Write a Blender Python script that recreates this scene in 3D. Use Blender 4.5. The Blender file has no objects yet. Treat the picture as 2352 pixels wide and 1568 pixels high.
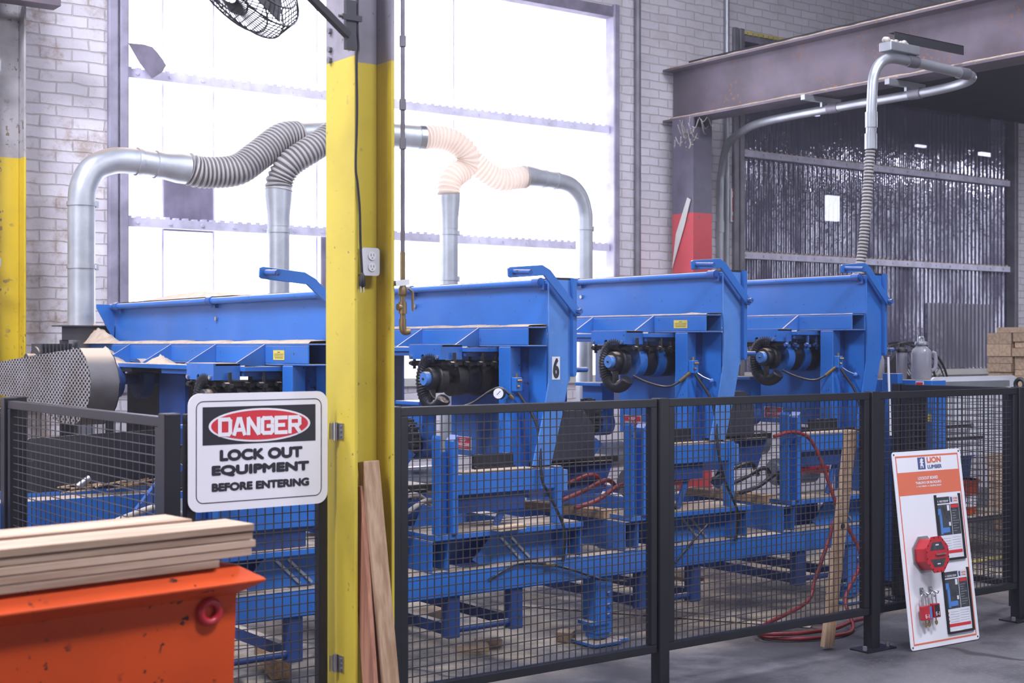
import bpy, bmesh, math, random
from mathutils import Vector, Matrix
random.seed(7)
sc = bpy.context.scene
COL = sc.collection
V = Vector
# ------------------------------------------------------------------ camera
CT, ST = .5953, .8035            # camera yaw: forward = (CT, ST), right = (ST, -CT)
FPX, HOR, CZ = 3200.0, 790.0, 1.55
cam_d = bpy.data.cameras.new('camera')
cam = bpy.data.objects.new('camera', cam_d)
COL.objects.link(cam)
cam.location = (0, 0, CZ)
cam.rotation_euler = (math.pi / 2, 0, math.atan2(ST, CT) - math.pi / 2)
cam_d.sensor_width = 36
cam_d.lens = 36 * FPX / 2352
cam_d.shift_y = (HOR - 784) / 2352
cam_d.clip_start = .05
cam_d.dof.use_dof = True
cam_d.dof.focus_distance = 7.2
cam_d.dof.aperture_fstop = 4.5
sc.camera = cam
# ------------------------------------------------------------------ light
EXPOSURE = 0.0
vs = sc.view_settings
vs.view_transform = 'Standard'
vs.look = 'None'
vs.exposure = EXPOSURE
vs.gamma = 1
vs.use_curve_mapping = False
sc.cycles.use_denoising = True
sc.cycles.max_bounces = 6
sc.cycles.transparent_max_bounces = 16
sc.cycles.sample_clamp_indirect = 6
w = bpy.data.worlds.new('sky')
sc.world = w
w.use_nodes = True
bg = w.node_tree.nodes['Background']
bg.inputs[0].default_value = (.86, .87, 1, 1)
bg.inputs[1].default_value = 6.0


def area(name, loc, size, energy, col, target=None, portal=False):
    d = bpy.data.lights.new(name, 'AREA')
    d.shape = 'RECTANGLE'
    d.size, d.size_y = size
    d.energy = energy
    d.color = col
    o = bpy.data.objects.new(name, d)
    COL.objects.link(o)
    o.location = loc
    t = V(target) if target else V(loc) - V((0, 0, 1))
    o.rotation_euler = (t - V(loc)).to_track_quat('-Z', 'Y').to_euler()
    if portal:
        d.cycles.is_portal = True
    return o


area('window_portal', (5.61, 9.25, 2.85), (4.5, 3.3), 1, (1, 1, 1), (5.61, 0, 2.85), True)
for lx, ly, e in ((.5, 6.4, 430), (-.9, 3.6, 380), (3.0, .4, 400), (7.0, 1.6, 310), (6.3, 5.6, 190), (12.5, 6.2, 130)):  # the one above the saw heads is added to brighten the right-hand brick
    area('high_bay_and_fill', (lx, ly, 5.9 if lx < 10 else 3.7), (1.6, .8), e, (.84, .855, 1))
area('dock_door_daylight', (-5.8, 4.0, 2.3), (5.0, 4.0), 260, (.86, .88, 1), (3, 5.2, 1.2))
area('sheet_streak_light', (11.5, -6.7, 2.4), (5.5, 4.2), 230, (.86, .88, 1), (11.5, 5, 2.0))  # no door there; added so the dim ribbed sheet shows bright streaks

# ------------------------------------------------------------------ helpers


def ray(px, py):
    t, v = (px - 1176) / FPX, (HOR - py) / FPX
    return V((CT + ST * t, ST - CT * t, v))


def onX(px, py, X):
    r = ray(px, py)
    return r * (X / r.x) + V((0, 0, CZ))


def onY(px, py, Y):
    r = ray(px, py)
    return r * (Y / r.y) + V((0, 0, CZ))


def onZ(px, py, Z):
    r = ray(px, py)
    return r * ((Z - CZ) / r.z) + V((0, 0, CZ))


def spl(pts, n=8, closed=False):
    P = [V(p) for p in pts]
    out = []
    m = len(P)
    for i in range(m if closed else m - 1):
        if closed:
            a, b, c, d = P[i - 1], P[i], P[(i + 1) % m], P[(i + 2) % m]
        else:
            b, c = P[i], P[i + 1]
            a = P[i - 1] if i else b * 2 - c
            d = P[i + 2] if i + 2 < m else c * 2 - b
        for k in range(n):
            t = k / n
            out.append(.5 * ((2 * b) + (c - a) * t + (2 * a - 5 * b + 4 * c - d) * t * t + (3 * b - a - 3 * c + d) * t ** 3))
    if not closed:
        out.append(P[-1])
    return out


def resample(P, step):
    out = [P[0]]
    acc = 0.0
    for a, b in zip(P, P[1:]):
        L = (b - a).length
        if L < 1e-9:
            continue
        s = step - acc
        while s <= L:
            out.append(a + (b - a) * (s / L))
            s += step
        acc = L - (s - step)
    return out


class MB:
    def __init__(s):
        s.bm = bmesh.new()

    def quad_box(s, c):
        v = [s.bm.verts.new(p) for p in c]
        for f in ((0, 3, 2, 1), (4, 5, 6, 7), (0, 1, 5, 4), (1, 2, 6, 5), (2, 3, 7, 6), (3, 0, 4, 7)):
            s.bm.faces.new([v[i] for i in f])
        return s

    def box(s, x0, x1, y0, y1, z0, z1):
        return s.quad_box([(x0, y0, z0), (x1, y0, z0), (x1, y1, z0), (x0, y1, z0), (x0, y0, z1), (x1, y0, z1), (x1, y1, z1), (x0, y1, z1)])

    def bar(s, p0, p1, w, h, up=(0, 0, 1)):
        p0, p1 = V(p0), V(p1)
        d = (p1 - p0).normalized()
        u = V(up)
        if abs(d.dot(u)) > .98:
            u = V((0, 1, 0))
        a = d.cross(u).normalized() * (w / 2)
        b = a.cross(d).normalized() * (h / 2)
        return s.quad_box([p0 - a - b, p0 + a - b, p0 + a + b, p0 - a + b, p1 - a - b, p1 + a - b, p1 + a + b, p1 - a + b])

    def prism(s, pts, axis, a0, a1):
        def mk(p, a):
            return {'X': (a, p[0], p[1]), 'Y': (p[0], a, p[1]), 'Z': (p[0], p[1], a)}[axis]
        A = [s.bm.verts.new(mk(p, a0)) for p in pts]
        B = [s.bm.verts.new(mk(p, a1)) for p in pts]
        n = len(pts)
        s.bm.faces.new(A)
        s.bm.faces.new(B[::-1])
        for i in range(n):
            s.bm.faces.new([A[i], B[i], B[(i + 1) % n], A[(i + 1) % n]])
        return s

    def tube(s, pts, r, seg=10, cap=True, closed=False):
        P = [V(p) for p in pts]
        n = len(P)
        rf = r if callable(r) else (lambda i, R=r: R[i]) if isinstance(r, (list, tuple)) else (lambda i: r)
        T = []
        for i in range(n):
            a = P[i - 1] if (i or closed) else P[i]
            b = P[(i + 1) % n] if (i < n - 1 or closed) else P[i]
            d = b - a
            T.append(d.normalized() if d.length > 1e-9 else (T[-1] if T else V((0, 0, 1))))
        u = V((0, 0, 1)) if abs(T[0].z) < .9 else V((1, 0, 0))
        u = (u - T[0] * u.dot(T[0])).normalized()
        rings = []
        for i in range(n):
            u = u - T[i] * u.dot(T[i])
            u = u.normalized() if u.length > 1e-6 else T[i].orthogonal().normalized()
            w_ = T[i].cross(u)
            R = rf(i)
            rings.append([s.bm.verts.new(P[i] + (u * math.cos(k * math.tau / seg) + w_ * math.sin(k * math.tau / seg)) * R) for k in range(seg)])
        for i in range(n if closed else n - 1):
            A, B = rings[i], rings[(i + 1) % n]
            for k in range(seg):
                s.bm.faces.new([A[k], A[(k + 1) % seg], B[(k + 1) % seg], B[k]])
        if cap and not closed:
            s.bm.faces.new(rings[0][::-1])
            s.bm.faces.new(rings[-1])
        return s

    def cyl(s, p0, p1, r, r2=None, seg=18):
        return s.tube([p0, p1], [r, r if r2 is None else r2], seg)

    def ball(s, c, r, seg=12):
        P = [V(c) + V((0, 0, r)) * math.cos(a * math.pi / 8) * -1 for a in range(9)]
        R = [max(1e-4, r * math.sin(a * math.pi / 8)) for a in range(9)]
        return s.tube(P, R, seg)

    def hexbolt(s, c, d, r=.009, h=.008):
        c, d = V(c), V(d).normalized()
        return s.tube([c, c + d * h], [r, r], 6)

    def lathe(s, c, prof, seg=20, axis='Z'):
        ax = {'X': V((1, 0, 0)), 'Y': V((0, 1, 0)), 'Z': V((0, 0, 1))}[axis]
        return s.tube([V(c) + ax * h for r, h in prof], [max(r, 1e-4) for r, h in prof], seg)

    def text(s, txt, x0, z0, w_, h, y, bold=.02, depth=.0):
        """lettering filling the box (x0,z0,w,h) in the local XZ plane, facing -Y"""
        me = text_mesh(txt, bold)
        xs = [v.co.x for v in me.vertices]
        ys = [v.co.y for v in me.vertices]
        ax, ay = min(xs), min(ys)
        sx, sy = w_ / (max(xs) - ax), h / (max(ys) - ay)
        e = bold * h
        w_, h = w_ - 2 * e, h - 2 * e
        sx, sy = w_ / (max(xs) - ax), h / (max(ys) - ay)
        sh = ((0, 0), (-1, 0), (1, 0), (0, 1), (0, -1), (-.7, .7), (.7, .7), (-.7, -.7), (.7, -.7)) if bold > .015 else ((0, 0),)
        for q, (dx, dz) in enumerate(sh):
            vm = [s.bm.verts.new((x0 + e + (v.co.x - ax) * sx + dx * e, y - q * .00004, z0 + e + (v.co.y - ay) * sy + dz * e)) for v in me.vertices]
            for p in me.polygons:
                try:
                    s.bm.faces.new([vm[i] for i in p.vertices])
                except ValueError:
                    pass
        bpy.data.meshes.remove(me)
        return s

    def rrect(s, x0, x1, z0, z1, r, y0, y1, n=6):
        return s.prism(rr_pts(x0, x1, z0, z1, r, n), 'Y', y0, y1)


def rr_pts(x0, x1, z0, z1, r, n=6):
    pts = []
    for cx, cz, a0 in ((x1 - r, z0 + r, -90), (x1 - r, z1 - r, 0), (x0 + r, z1 - r, 90), (x0 + r, z0 + r, 180)):
        for k in range(n + 1):
            a = math.radians(a0 + 90 * k / n)
            pts.append((cx + r * math.cos(a), cz + r * math.sin(a)))
    return pts


def ring_face(mb, outer, inner, y):
    """flat ring between two equal-length point lists in XZ at y"""
    A = [mb.bm.verts.new((p[0], y, p[1])) for p in outer]
    B = [mb.bm.verts.new((p[0], y, p[1])) for p in inner]
    n = len(A)
    for i in range(n):
        mb.bm.faces.new([A[i], A[(i + 1) % n], B[(i + 1) % n], B[i]])


def text_mesh(txt, bold):
    c = bpy.data.curves.new('t', 'FONT')
    c.body = txt
    c.size = 1
    c.offset = 0
    c.fill_mode = 'FRONT'
    o = bpy.data.objects.new('t', c)
    COL.objects.link(o)
    dg = bpy.context.evaluated_depsgraph_get()
    me = bpy.data.meshes.new_from_object(o.evaluated_get(dg))
    bpy.data.objects.remove(o)
    bpy.data.curves.remove(c)
    return me


OFF = {}


def setp(o, label=None, cat=None, group=None, kind=None):
    for k, v in (('label', label), ('category', cat), ('group', group), ('kind', kind)):
        if v:
            o[k] = v
    return o


def T(name, label, cat, loc=(0, 0, 0), group=None, mat=None):
    o = bpy.data.objects.new(name, None)
    COL.objects.link(o)
    o.empty_display_size = .1
    if mat is not None:
        o.matrix_basis = mat
        OFF[o.name] = V((0, 0, 0))
    else:
        o.location = loc
        OFF[o.name] = V(loc)
    return setp(o, label, cat, group)


def part(name, mb, mat, parent=None, smooth=None, bevel=0, label=None):
    bm = mb.bm
    bmesh.ops.recalc_face_normals(bm, faces=bm.faces)
    me = bpy.data.meshes.new(name)
    off = OFF[parent.name] if parent else V((0, 0, 0))
    if off.length:
        bmesh.ops.translate(bm, verts=bm.verts, vec=-off)
    bm.to_mesh(me)
    bm.free()
    if smooth:
        me.polygons.foreach_set('use_smooth', [True] * len(me.polygons))
        me.set_sharp_from_angle(angle=math.radians(smooth))
    for m in (mat if isinstance(mat, (list, tuple)) else [mat]):
        me.materials.append(m)
    o = bpy.data.objects.new(name, me)
    COL.objects.link(o)
    if parent:
        o.parent = parent
        OFF[o.name] = off
    if bevel:
        b = o.modifiers.new('bevel', 'BEVEL')
        b.width = bevel
        b.segments = 2
        b.limit_method = 'ANGLE'
        b.angle_limit = math.radians(40)
    if label:
        o['label'] = label
    return o


def single(name, mb, mat, label, cat, group=None, loc=None, **k):
    """a thing that is one mesh; its origin goes to loc"""
    if loc is not None:
        bmesh.ops.translate(mb.bm, verts=mb.bm.verts, vec=-V(loc))
    o = part(name, mb, mat, **k)
    if loc is not None:
        o.location = loc
    OFF[o.name] = V(loc) if loc is not None else V((0, 0, 0))
    return setp(o, label, cat, group)


def struct(name, mb, mat, parent=None, **k):
    o = part(name, mb, mat, parent, **k)
    if not parent:
        o['kind'] = 'structure'
    return o

# ------------------------------------------------------------------ materials


class NT:
    def __init__(s, name):
        s.m = bpy.data.materials.new(name)
        s.m.use_nodes = True
        s.t = s.m.node_tree
        s.b = s.t.nodes['Principled BSDF']
        s.out = s.t.nodes['Material Output']
        s.co = s.t.nodes.new('ShaderNodeTexCoord').outputs['Object']

    def n(s, typ, **k):
        nd = s.t.nodes.new('ShaderNode' + typ)
        for a, v in k.items():
            setattr(nd, a, v)
        return nd

    def l(s, a, b):
        s.t.links.new(a, b)

    def val(s, x, sock):
        if hasattr(x, 'is_linked'):
            s.l(x, sock)
        else:
            sock.default_value = x

    def map(s, scale=(1, 1, 1), loc=(0, 0, 0), src=None):
        m = s.n('Mapping')
        m.inputs['Scale'].default_value = scale
        m.inputs['Location'].default_value = loc
        s.l(src or s.co, m.inputs[0])
        return m.outputs[0]

    def noise(s, scale, detail=4, rough=.55, vec=None):
        n = s.n('TexNoise')
        n.inputs['Scale'].default_value = scale
        n.inputs['Detail'].default_value = detail
        n.inputs['Roughness'].default_value = rough
        s.l(vec or s.co, n.inputs['Vector'])
        return n.outputs[0]

    def ramp(s, x, a, b):
        r = s.n('MapRange')
        r.interpolation_type = 'SMOOTHSTEP'
        r.inputs[1].default_value = a
        r.inputs[2].default_value = b
        s.l(x, r.inputs[0])
        return r.outputs[0]

    def math(s, op, a, b=0):
        m = s.n('Math', operation=op)
        s.val(a, m.inputs[0])
        s.val(b, m.inputs[1])
        return m.outputs[0]

    def mix(s, f, a, b):
        m = s.n('Mix', data_type='RGBA')
        s.val(f, m.inputs[0])
        s.val(a if hasattr(a, 'is_linked') else (*a, 1)[:4], m.inputs[6])
        s.val(b if hasattr(b, 'is_linked') else (*b, 1)[:4], m.inputs[7])
        return m.outputs[2]

    def bump(s, h, strength=.3, dist=.01):
        b = s.n('Bump')
        b.inputs['Strength'].default_value = strength
        b.inputs['Distance'].default_value = dist
        s.l(h, b.inputs['Height'])
        s.l(b.outputs[0], s.b.inputs['Normal'])

    def done(s, col, rough=.5, metal=0., spec=None):
        s.val(col if hasattr(col, 'is_linked') else (*col, 1)[:4], s.b.inputs['Base Color'])
        s.val(rough, s.b.inputs['Roughness'])
        s.b.inputs['Metallic'].default_value = metal
        if spec is not None:
            s.b.inputs['Specular IOR Level'].default_value = spec
        return s.m


DUST = (.50, .40, .30)


def pmat(name, col, rough=.5, metal=0., var=.12, scale=3., chips=None, dust=0., bump=0., spec=None, dark=.6):
    s = NT(name)
    n = s.noise(scale)
    c = s.mix(s.ramp(n, .35, .7), col, tuple(x * (1 - var) for x in col))
    if chips:
        ccol, lo = chips
        m = s.math('MULTIPLY', s.ramp(s.noise(38, 3), lo, lo + .03), s.ramp(s.noise(5, 2), .48, .6))
        c = s.mix(m, c, ccol)
    if dust:
        g = s.n('NewGeometry')
        x = s.n('SeparateXYZ')
        s.l(g.outputs['Normal'], x.inputs[0])
        up = s.ramp(x.outputs[2], .6, .9)
        f = s.math('MULTIPLY', up, s.ramp(s.noise(9, 5), .62 - .5 * dust, .72 - .35 * dust))
        c = s.mix(f, c, DUST)
        # a thin film of fine sawdust on every face
        f2 = s.math('MULTIPLY', s.ramp(s.noise(2.2, 6), .45, .8), .10 * dust)
        c = s.mix(f2, c, DUST)
    if bump:
        s.bump(s.noise(60, 3), bump, .004)
    return s.done(c, rough, metal, spec)


def wood(name, axis, col, dark):
    s = NT(name)
    sc_ = {'X': (1.2, 26, 26), 'Y': (26, 1.2, 26), 'Z': (26, 26, 1.2)}[axis]
    v = s.map(sc_)
    n = s.noise(1.6, 5, .6, v)
    c = s.mix(s.ramp(n, .35, .68), col, dark)
    k = s.ramp(s.noise(2.2, 3), .60, .78)
    c = s.mix(s.math('MULTIPLY', k, .45), c, tuple(x * .55 for x in dark))
    oi = s.n('ObjectInfo')
    h = s.n('HueSaturation')
    s.val(s.math('ADD', s.math('MULTIPLY', oi.outputs['Random'], .35), .8), h.inputs['Value'])
    s.l(c, h.inputs['Color'])
    s.bump(n, .15, .003)
    return s.done(h.outputs[0], .75)


BLUE = pmat('blue_paint', (.022, .150, .52), .38, 0, .14, 2.5, ((.02, .03, .05), .67), .95, .04)
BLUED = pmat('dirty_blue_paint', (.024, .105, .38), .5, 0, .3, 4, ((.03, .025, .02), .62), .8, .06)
BLUE_SHADE = pmat('shaded_blue_paint', (.014, .055, .22), .5, 0, .3, 4, ((.02, .02, .02), .62), .7, .06)  # blue darkened to carry the shade on unlit cradle and frame faces
BLUEL = pmat('rubbed_blue_paint', (.075, .23, .60), .42, 0, .2, 6, ((.25, .25, .28), .66), .5, .05)
BLACK = pmat('black_paint', (.012, .012, .017), .38, 0, .3, 6, ((.10, .10, .12), .74), .0, .03)
BLACKW = pmat('black_wire', (.040, .036, .042), .4, 0, .2, 6)
RUBBER = pmat('black_rubber', (.012, .012, .016), .5, 0, .3, 12, None, .25, .1)
GREASE_SHADE = pmat('greasy_steel_and_shade', (.035, .032, .028), .45, .3, .5, 9, None, .6, .1)  # greasy parts, and the shade on the first head's rear plate
DARKG = pmat('dark_grey_sheet', (.035, .036, .045), .55, .1, .35, 3, ((.12, .11, .10), .68), .7, .05)
STEEL = pmat('bright_steel', (.55, .56, .58), .28, .9, .2, 8)
GALV = pmat('galvanised_duct', (.50, .53, .57), .42, .55, .25, 5, None, .75, .02)
CONDUIT = pmat('grey_conduit', (.42, .44, .47), .38, .6, .2, 5)
PIPE = pmat('dull_pipe', (.22, .21, .24), .5, .4, .3, 6)
BRASS = pmat('aged_brass', (.34, .24, .12), .42, .7, .3, 9)
WHITE = pmat('white_sign', (.80, .80, .84), .32, 0, .03, 3)
INK = pmat('sign_ink', (.018, .018, .028), .4, 0, .05, 3)
SRED = pmat('sign_red', (.62, .03, .045), .4, 0, .05, 3)
ORNG = pmat('board_orange', (.72, .17, .09), .4, 0, .05, 3)
NAVY = pmat('logo_navy', (.07, .10, .24), .4, 0, .05, 3)
YELP = pmat('yellow_label', (.62, .52, .10), .5, 0, .15, 9)
GREYP = pmat('picture_grey', (.06, .065, .075), .4, 0, .5, 30)
PAPER = pmat('paper', (.72, .73, .78), .5, 0, .08, 12)
REDP = pmat('red_lock_plastic', (.50, .02, .03), .35, 0, .12, 9)
REDH = pmat('red_air_hose', (.22, .018, .018), .5, 0, .3, 6)
BIN = pmat('orange_bin_paint', (.66, .075, .010), .5, 0, .22, 1.6, ((.03, .015, .012), .63), 0, .06, .25)
WHITEB = pmat('white_panel', (.66, .67, .72), .4, 0, .08, 2)
RUST = pmat('rusty_steel', (.15, .12, .15), .5, .25, .45, 2.2, ((.22, .10, .05), .60), .5, .1)
SAW = pmat('sawdust', (.52, .41, .31), .95, 0, .25, 22, None, 0, .5)
CREAM = pmat('cream_board', (.55, .54, .50), .6)
DARKM = pmat('dark_steel_deck', (.02, .02, .026), .7, 0, .3, 2)
CEIL = pmat('sooty_roof', (.05, .05, .06), .9, 0, .3, .7)
LAV = pmat('dusty_purlin', (.74, .72, .88), .6, 0, .25, 9)
JAMB = pmat('grey_jamb', (.36, .34, .44), .5, .2, .35, 5)
FADED = pmat('faded_hanging_sheet', (.22, .19, .26), .7, 0, .4, 6)
COBWEB = pmat('dusty_cobweb', (.42, .38, .34), .9, 0, .4, 12)
WALLP = pmat('plain_wall', (.34, .33, .37), .85, 0, .2, .8)
CLOTH = pmat('grey_cloth', (.25, .24, .26), .9)
WX = wood('lumber_along_x', 'X', (.58, .43, .29), (.42, .29, .18))
WY = wood('lumber_along_y', 'Y', (.62, .42, .24), (.42, .25, .12))
WZ = wood('lumber_along_z', 'Z', (.52, .36, .23), (.34, .20, .11))
WZR = wood('reddish_lumber', 'Z', (.46, .23, .14), (.30, .13, .08))
WBIN = wood('pale_lumber', 'X', (.54, .39, .28), (.36, .23, .15))


def m_brick():
    s = NT('whitewashed_brick')
    x = s.n('SeparateXYZ')
    s.l(s.co, x.inputs[0])
    c = s.n('CombineXYZ')
    s.l(x.outputs[0], c.inputs[0])
    s.l(x.outputs[2], c.inputs[1])
    wob = s.n('VectorMath', operation='ADD')
    nz = s.n('TexNoise')
    nz.inputs['Scale'].default_value = 7
    sub = s.n('VectorMath', operation='MULTIPLY_ADD')
    s.l(c.outputs[0], nz.inputs['Vector'])
    s.l(nz.outputs[1], sub.inputs[0])
    sub.inputs[1].default_value = (.030, .024, 0)
    s.l(c.outputs[0], sub.inputs[2])
    b = s.n('TexBrick')
    s.l(sub.outputs[0], b.inputs['Vector'])
    b.inputs['Scale'].default_value = 1
    b.inputs['Brick Width'].default_value = .215
    b.inputs['Row Height'].default_value = .074
    b.inputs['Mortar Size'].default_value = .0065
    b.inputs['Mortar Smooth'].default_value = .5
    b.inputs['Color1'].default_value = (.70, .67, .72, 1)
    b.inputs['Color2'].default_value = (.62, .59, .64, 1)
    b.inputs['Mortar'].default_value = (.50, .46, .47, 1)
    grime = s.ramp(s.noise(3.4, 8, .75), .46, .64)
    # the left end of the wall is dirtier than the rest
    left = s.ramp(x.outputs[0], 5.5, 2.5)
    g = s.math('MULTIPLY', grime, s.math('ADD', s.math('MULTIPLY', left, .62), .18))
    col = s.mix(g, b.outputs[0], (.30, .21, .14))
    s.bump(s.math('ADD', s.math('MULTIPLY', b.outputs[1], -1), s.math('MULTIPLY', s.noise(30, 4), .5)), .6, .012)
    return s.done(col, .8)


def m_floor():
    s = NT('concrete_floor')
    a = s.noise(1.1, 8, .65)
    c = s.mix(s.ramp(a, .38, .62), (.050, .048, .056), (.135, .13, .142))
    c = s.mix(s.math('MULTIPLY', s.ramp(s.noise(.55, 6, .7), .5, .62), .6), c, (.04, .038, .042))
    c = s.mix(s.math('MULTIPLY', s.ramp(s.noise(45, 5), .5, .8), .6), c, (.19, .18, .18))
    x = s.n('SeparateXYZ')
    s.l(s.co, x.inputs[0])
    # sawdust lying around the machines, thinning out at the fence
    inside = s.math('MULTIPLY', s.ramp(x.outputs[1], 4.9, 5.8), s.ramp(x.outputs[0], 10.5, 8.0))
    d = s.math('MULTIPLY', inside, s.ramp(s.noise(1.6, 7, .65), .40, .60))
    shade_band = s.math('MULTIPLY', s.ramp(x.outputs[1], 4.0, 4.7), s.ramp(x.outputs[1], 5.9, 5.0))  # floor darkened along the fence, standing in for missing daylight contrast
    c = s.mix(s.math('MULTIPLY', shade_band, s.math('MULTIPLY', s.ramp(s.noise(1.3, 6, .7), .36, .58), .75)), c, (.028, .026, .030))
    c = s.mix(d, c, (.50, .40, .27))
    c = s.mix(s.math('MULTIPLY', s.ramp(s.noise(120, 2), .66, .74), .5), c, (.42, .36, .28))
    # long cracks
    v = s.n('TexVoronoi', feature='DISTANCE_TO_EDGE')
    v.inputs['Scale'].default_value = .42
    nz = s.n('TexNoise')
    nz.inputs['Scale'].default_value = 2.2
    ma = s.n('VectorMath', operation='MULTIPLY_ADD')
    s.l(s.co, nz.inputs['Vector'])
    s.l(nz.outputs[1], ma.inputs[0])
    ma.inputs[1].default_value = (.5, .5, 0)
    s.l(s.co, ma.inputs[2])
    s.l(ma.outputs[0], v.inputs['Vector'])
    c = s.mix(s.math('MULTIPLY', s.ramp(v.outputs[0], .008, .002), .9), c, (.022, .022, .024))
    s.bump(s.noise(70, 5), .25, .004)
    return s.done(c, s.math('ADD', s.math('MULTIPLY', a, .3), .4))


def m_split(name, low, high, zsplit, chips):
    """paint that changes colour at a height"""
    s = NT(name)
    x = s.n('SeparateXYZ')
    s.l(s.co, x.inputs[0])
    f = s.ramp(x.outputs[2], zsplit - .002, zsplit + .002)
    n = s.noise(2.5, 5)
    lo = s.mix(s.ramp(n, .4, .75), low, tuple(q * .82 for q in low))
    hi = s.mix(s.ramp(s.noise(5, 5), .4, .7), high, tuple(q * .7 for q in high))
    c = s.mix(f, lo, hi)
    m = s.math('MULTIPLY', s.ramp(s.noise(26, 3), chips, chips + .03), s.ramp(s.noise(3, 2), .45, .6))
    c = s.mix(m, c, (.16, .12, .08))
    return s.done(c, .38)


def m_sheet(name, trans, tint, body, rough, mixf, gloss=0):
    """translucent ribbed plastic: clear part + milky part"""
    s = NT(name)
    tr = s.n('BsdfTransparent')
    tr.inputs[0].default_value = (*tint, 1)
    tl = s.n('BsdfTranslucent')
    tl.inputs[0].default_value = (*body, 1)
    df = s.n('BsdfPrincipled')
    df.inputs['Base Color'].default_value = (*body, 1)
    df.inputs['Roughness'].default_value = rough
    m1 = s.n('MixShader')
    m1.inputs[0].default_value = mixf
    s.l(df.outputs[0], m1.inputs[1])
    s.l(tl.outputs[0], m1.inputs[2])
    m2 = s.n('MixShader')
    streak = s.ramp(s.noise(1.0, 5, .6, s.map((14, 14, .8))), .35, .75)
    s.l(s.math('ADD', s.math('MULTIPLY', streak, -.10), trans), m2.inputs[0])
    s.l(m1.outputs[0], m2.inputs[1])
    s.l(tr.outputs[0], m2.inputs[2])
    if gloss:
        gl = s.n('BsdfGlossy')
        gl.inputs['Color'].default_value = (.85, .85, 1, 1)
        gl.inputs['Roughness'].default_value = .10
        m3 = s.n('MixShader')
        s.l(s.math('MULTIPLY', s.ramp(s.noise(1.3, 5, .7, s.map((2.4, 2.4, .8))), .34, .66), gloss), m3.inputs[0])
        s.l(m2.outputs[0], m3.inputs[1])
        s.l(gl.outputs[0], m3.inputs[2])
        b = s.n('Bump')
        b.inputs['Strength'].default_value = .55
        b.inputs['Distance'].default_value = .02
        s.l(s.noise(2.2, 4, .6, s.map((3, 3, 1.6))), b.inputs['Height'])
        s.l(b.outputs[0], gl.inputs['Normal'])
        m2 = m3
    s.l(m2.outputs[0], s.out.inputs[0])
    return s.m


def m_perf():
    """expanded metal: diamond holes cut out of grey steel"""
    s = NT('expanded_metal')
    x = s.n('SeparateXYZ')
    s.l(s.co, x.inputs[0])
    ky, kz = 2 * math.pi / .050, 2 * math.pi / .027
    cy = s.math('COSINE', s.math('MULTIPLY', x.outputs[1], ky))
    cz = s.math('COSINE', s.math('MULTIPLY', x.outputs[2], kz))
    h = s.math('MULTIPLY', cy, cz)
    hole = s.ramp(h, .05, .2)
    s.done(s.mix(s.ramp(s.noise(3), .35, .7), (.34, .33, .35), (.24, .22, .21)), .55, .35)
    tr = s.n('BsdfTransparent')
    m = s.n('MixShader')
    s.l(hole, m.inputs[0])
    s.l(s.b.outputs[0], m.inputs[1])
    s.l(tr.outputs[0], m.inputs[2])
    s.l(m.outputs[0], s.out.inputs[0])
    return s.m


def m_clear(name, tint, f):
    s = NT(name)
    tr = s.n('BsdfTransparent')
    tr.inputs[0].default_value = (*tint, 1)
    s.done((.45, .45, .5), .12)
    m = s.n('MixShader')
    m.inputs[0].default_value = f
    s.l(s.b.outputs[0], m.inputs[1])
    s.l(tr.outputs[0], m.inputs[2])
    s.l(m.outputs[0], s.out.inputs[0])
    return s.m


def m_hose(name, col, tl):
    s = NT(name)
    s.done(s.mix(s.ramp(s.noise(5), .4, .7), col, tuple(x * .8 for x in col)), .5)
    t = s.n('BsdfTranslucent')
    t.inputs[0].default_value = (*col, 1)
    m = s.n('MixShader')
    m.inputs[0].default_value = tl
    s.l(s.b.outputs[0], m.inputs[1])
    s.l(t.outputs[0], m.inputs[2])
    s.l(m.outputs[0], s.out.inputs[0])
    return s.m


def m_emit(name, col, e):
    s = NT(name)
    em = s.n('Emission')
    em.inputs[0].default_value = (*col, 1)
    em.inputs[1].default_value = e
    s.l(em.outputs[0], s.out.inputs[0])
    return s.m


BRICK = m_brick()
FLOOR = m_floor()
COLY = m_split('yellow_column_paint', (.62, .49, .05), (.30, .28, .32), 2.61, .66)
COLYW = m_split('old_yellow_column_paint', (.60, .44, .02), (.36, .34, .35), 2.70, .60)
COLR = m_split('red_column_paint', (.52, .06, .07), (.11, .10, .14), 2.67, .62)
CLEARS = m_sheet('bright_ribbed_sheet', .92, (.97, .97, 1), (.75, .75, .85), .3, .6)
DARKS = m_sheet('dim_ribbed_sheet', .60, (.72, .70, .84), (.30, .28, .44), .2, .15, .26)
PATCHS = m_sheet('grey_ribbed_sheet', .30, (.6, .6, .7), (.20, .19, .24), .4, .15, .06)
PERF = m_perf()
JUG = m_clear('clear_plastic', (.78, .78, .88), .5)
HOSEG = m_hose('grey_flex_hose', (.50, .47, .44), .2)
HOSEC = m_hose('cream_flex_hose', (.82, .72, .62), .75)
HOSED = m_hose('dark_hose_groove', (.17, .16, .17), .1)
HOSEW = m_hose('pale_hose_groove', (.92, .86, .80), .85)
LAMP = m_emit('lit_lamp', (.75, .80, 1), 3.5)
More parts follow.
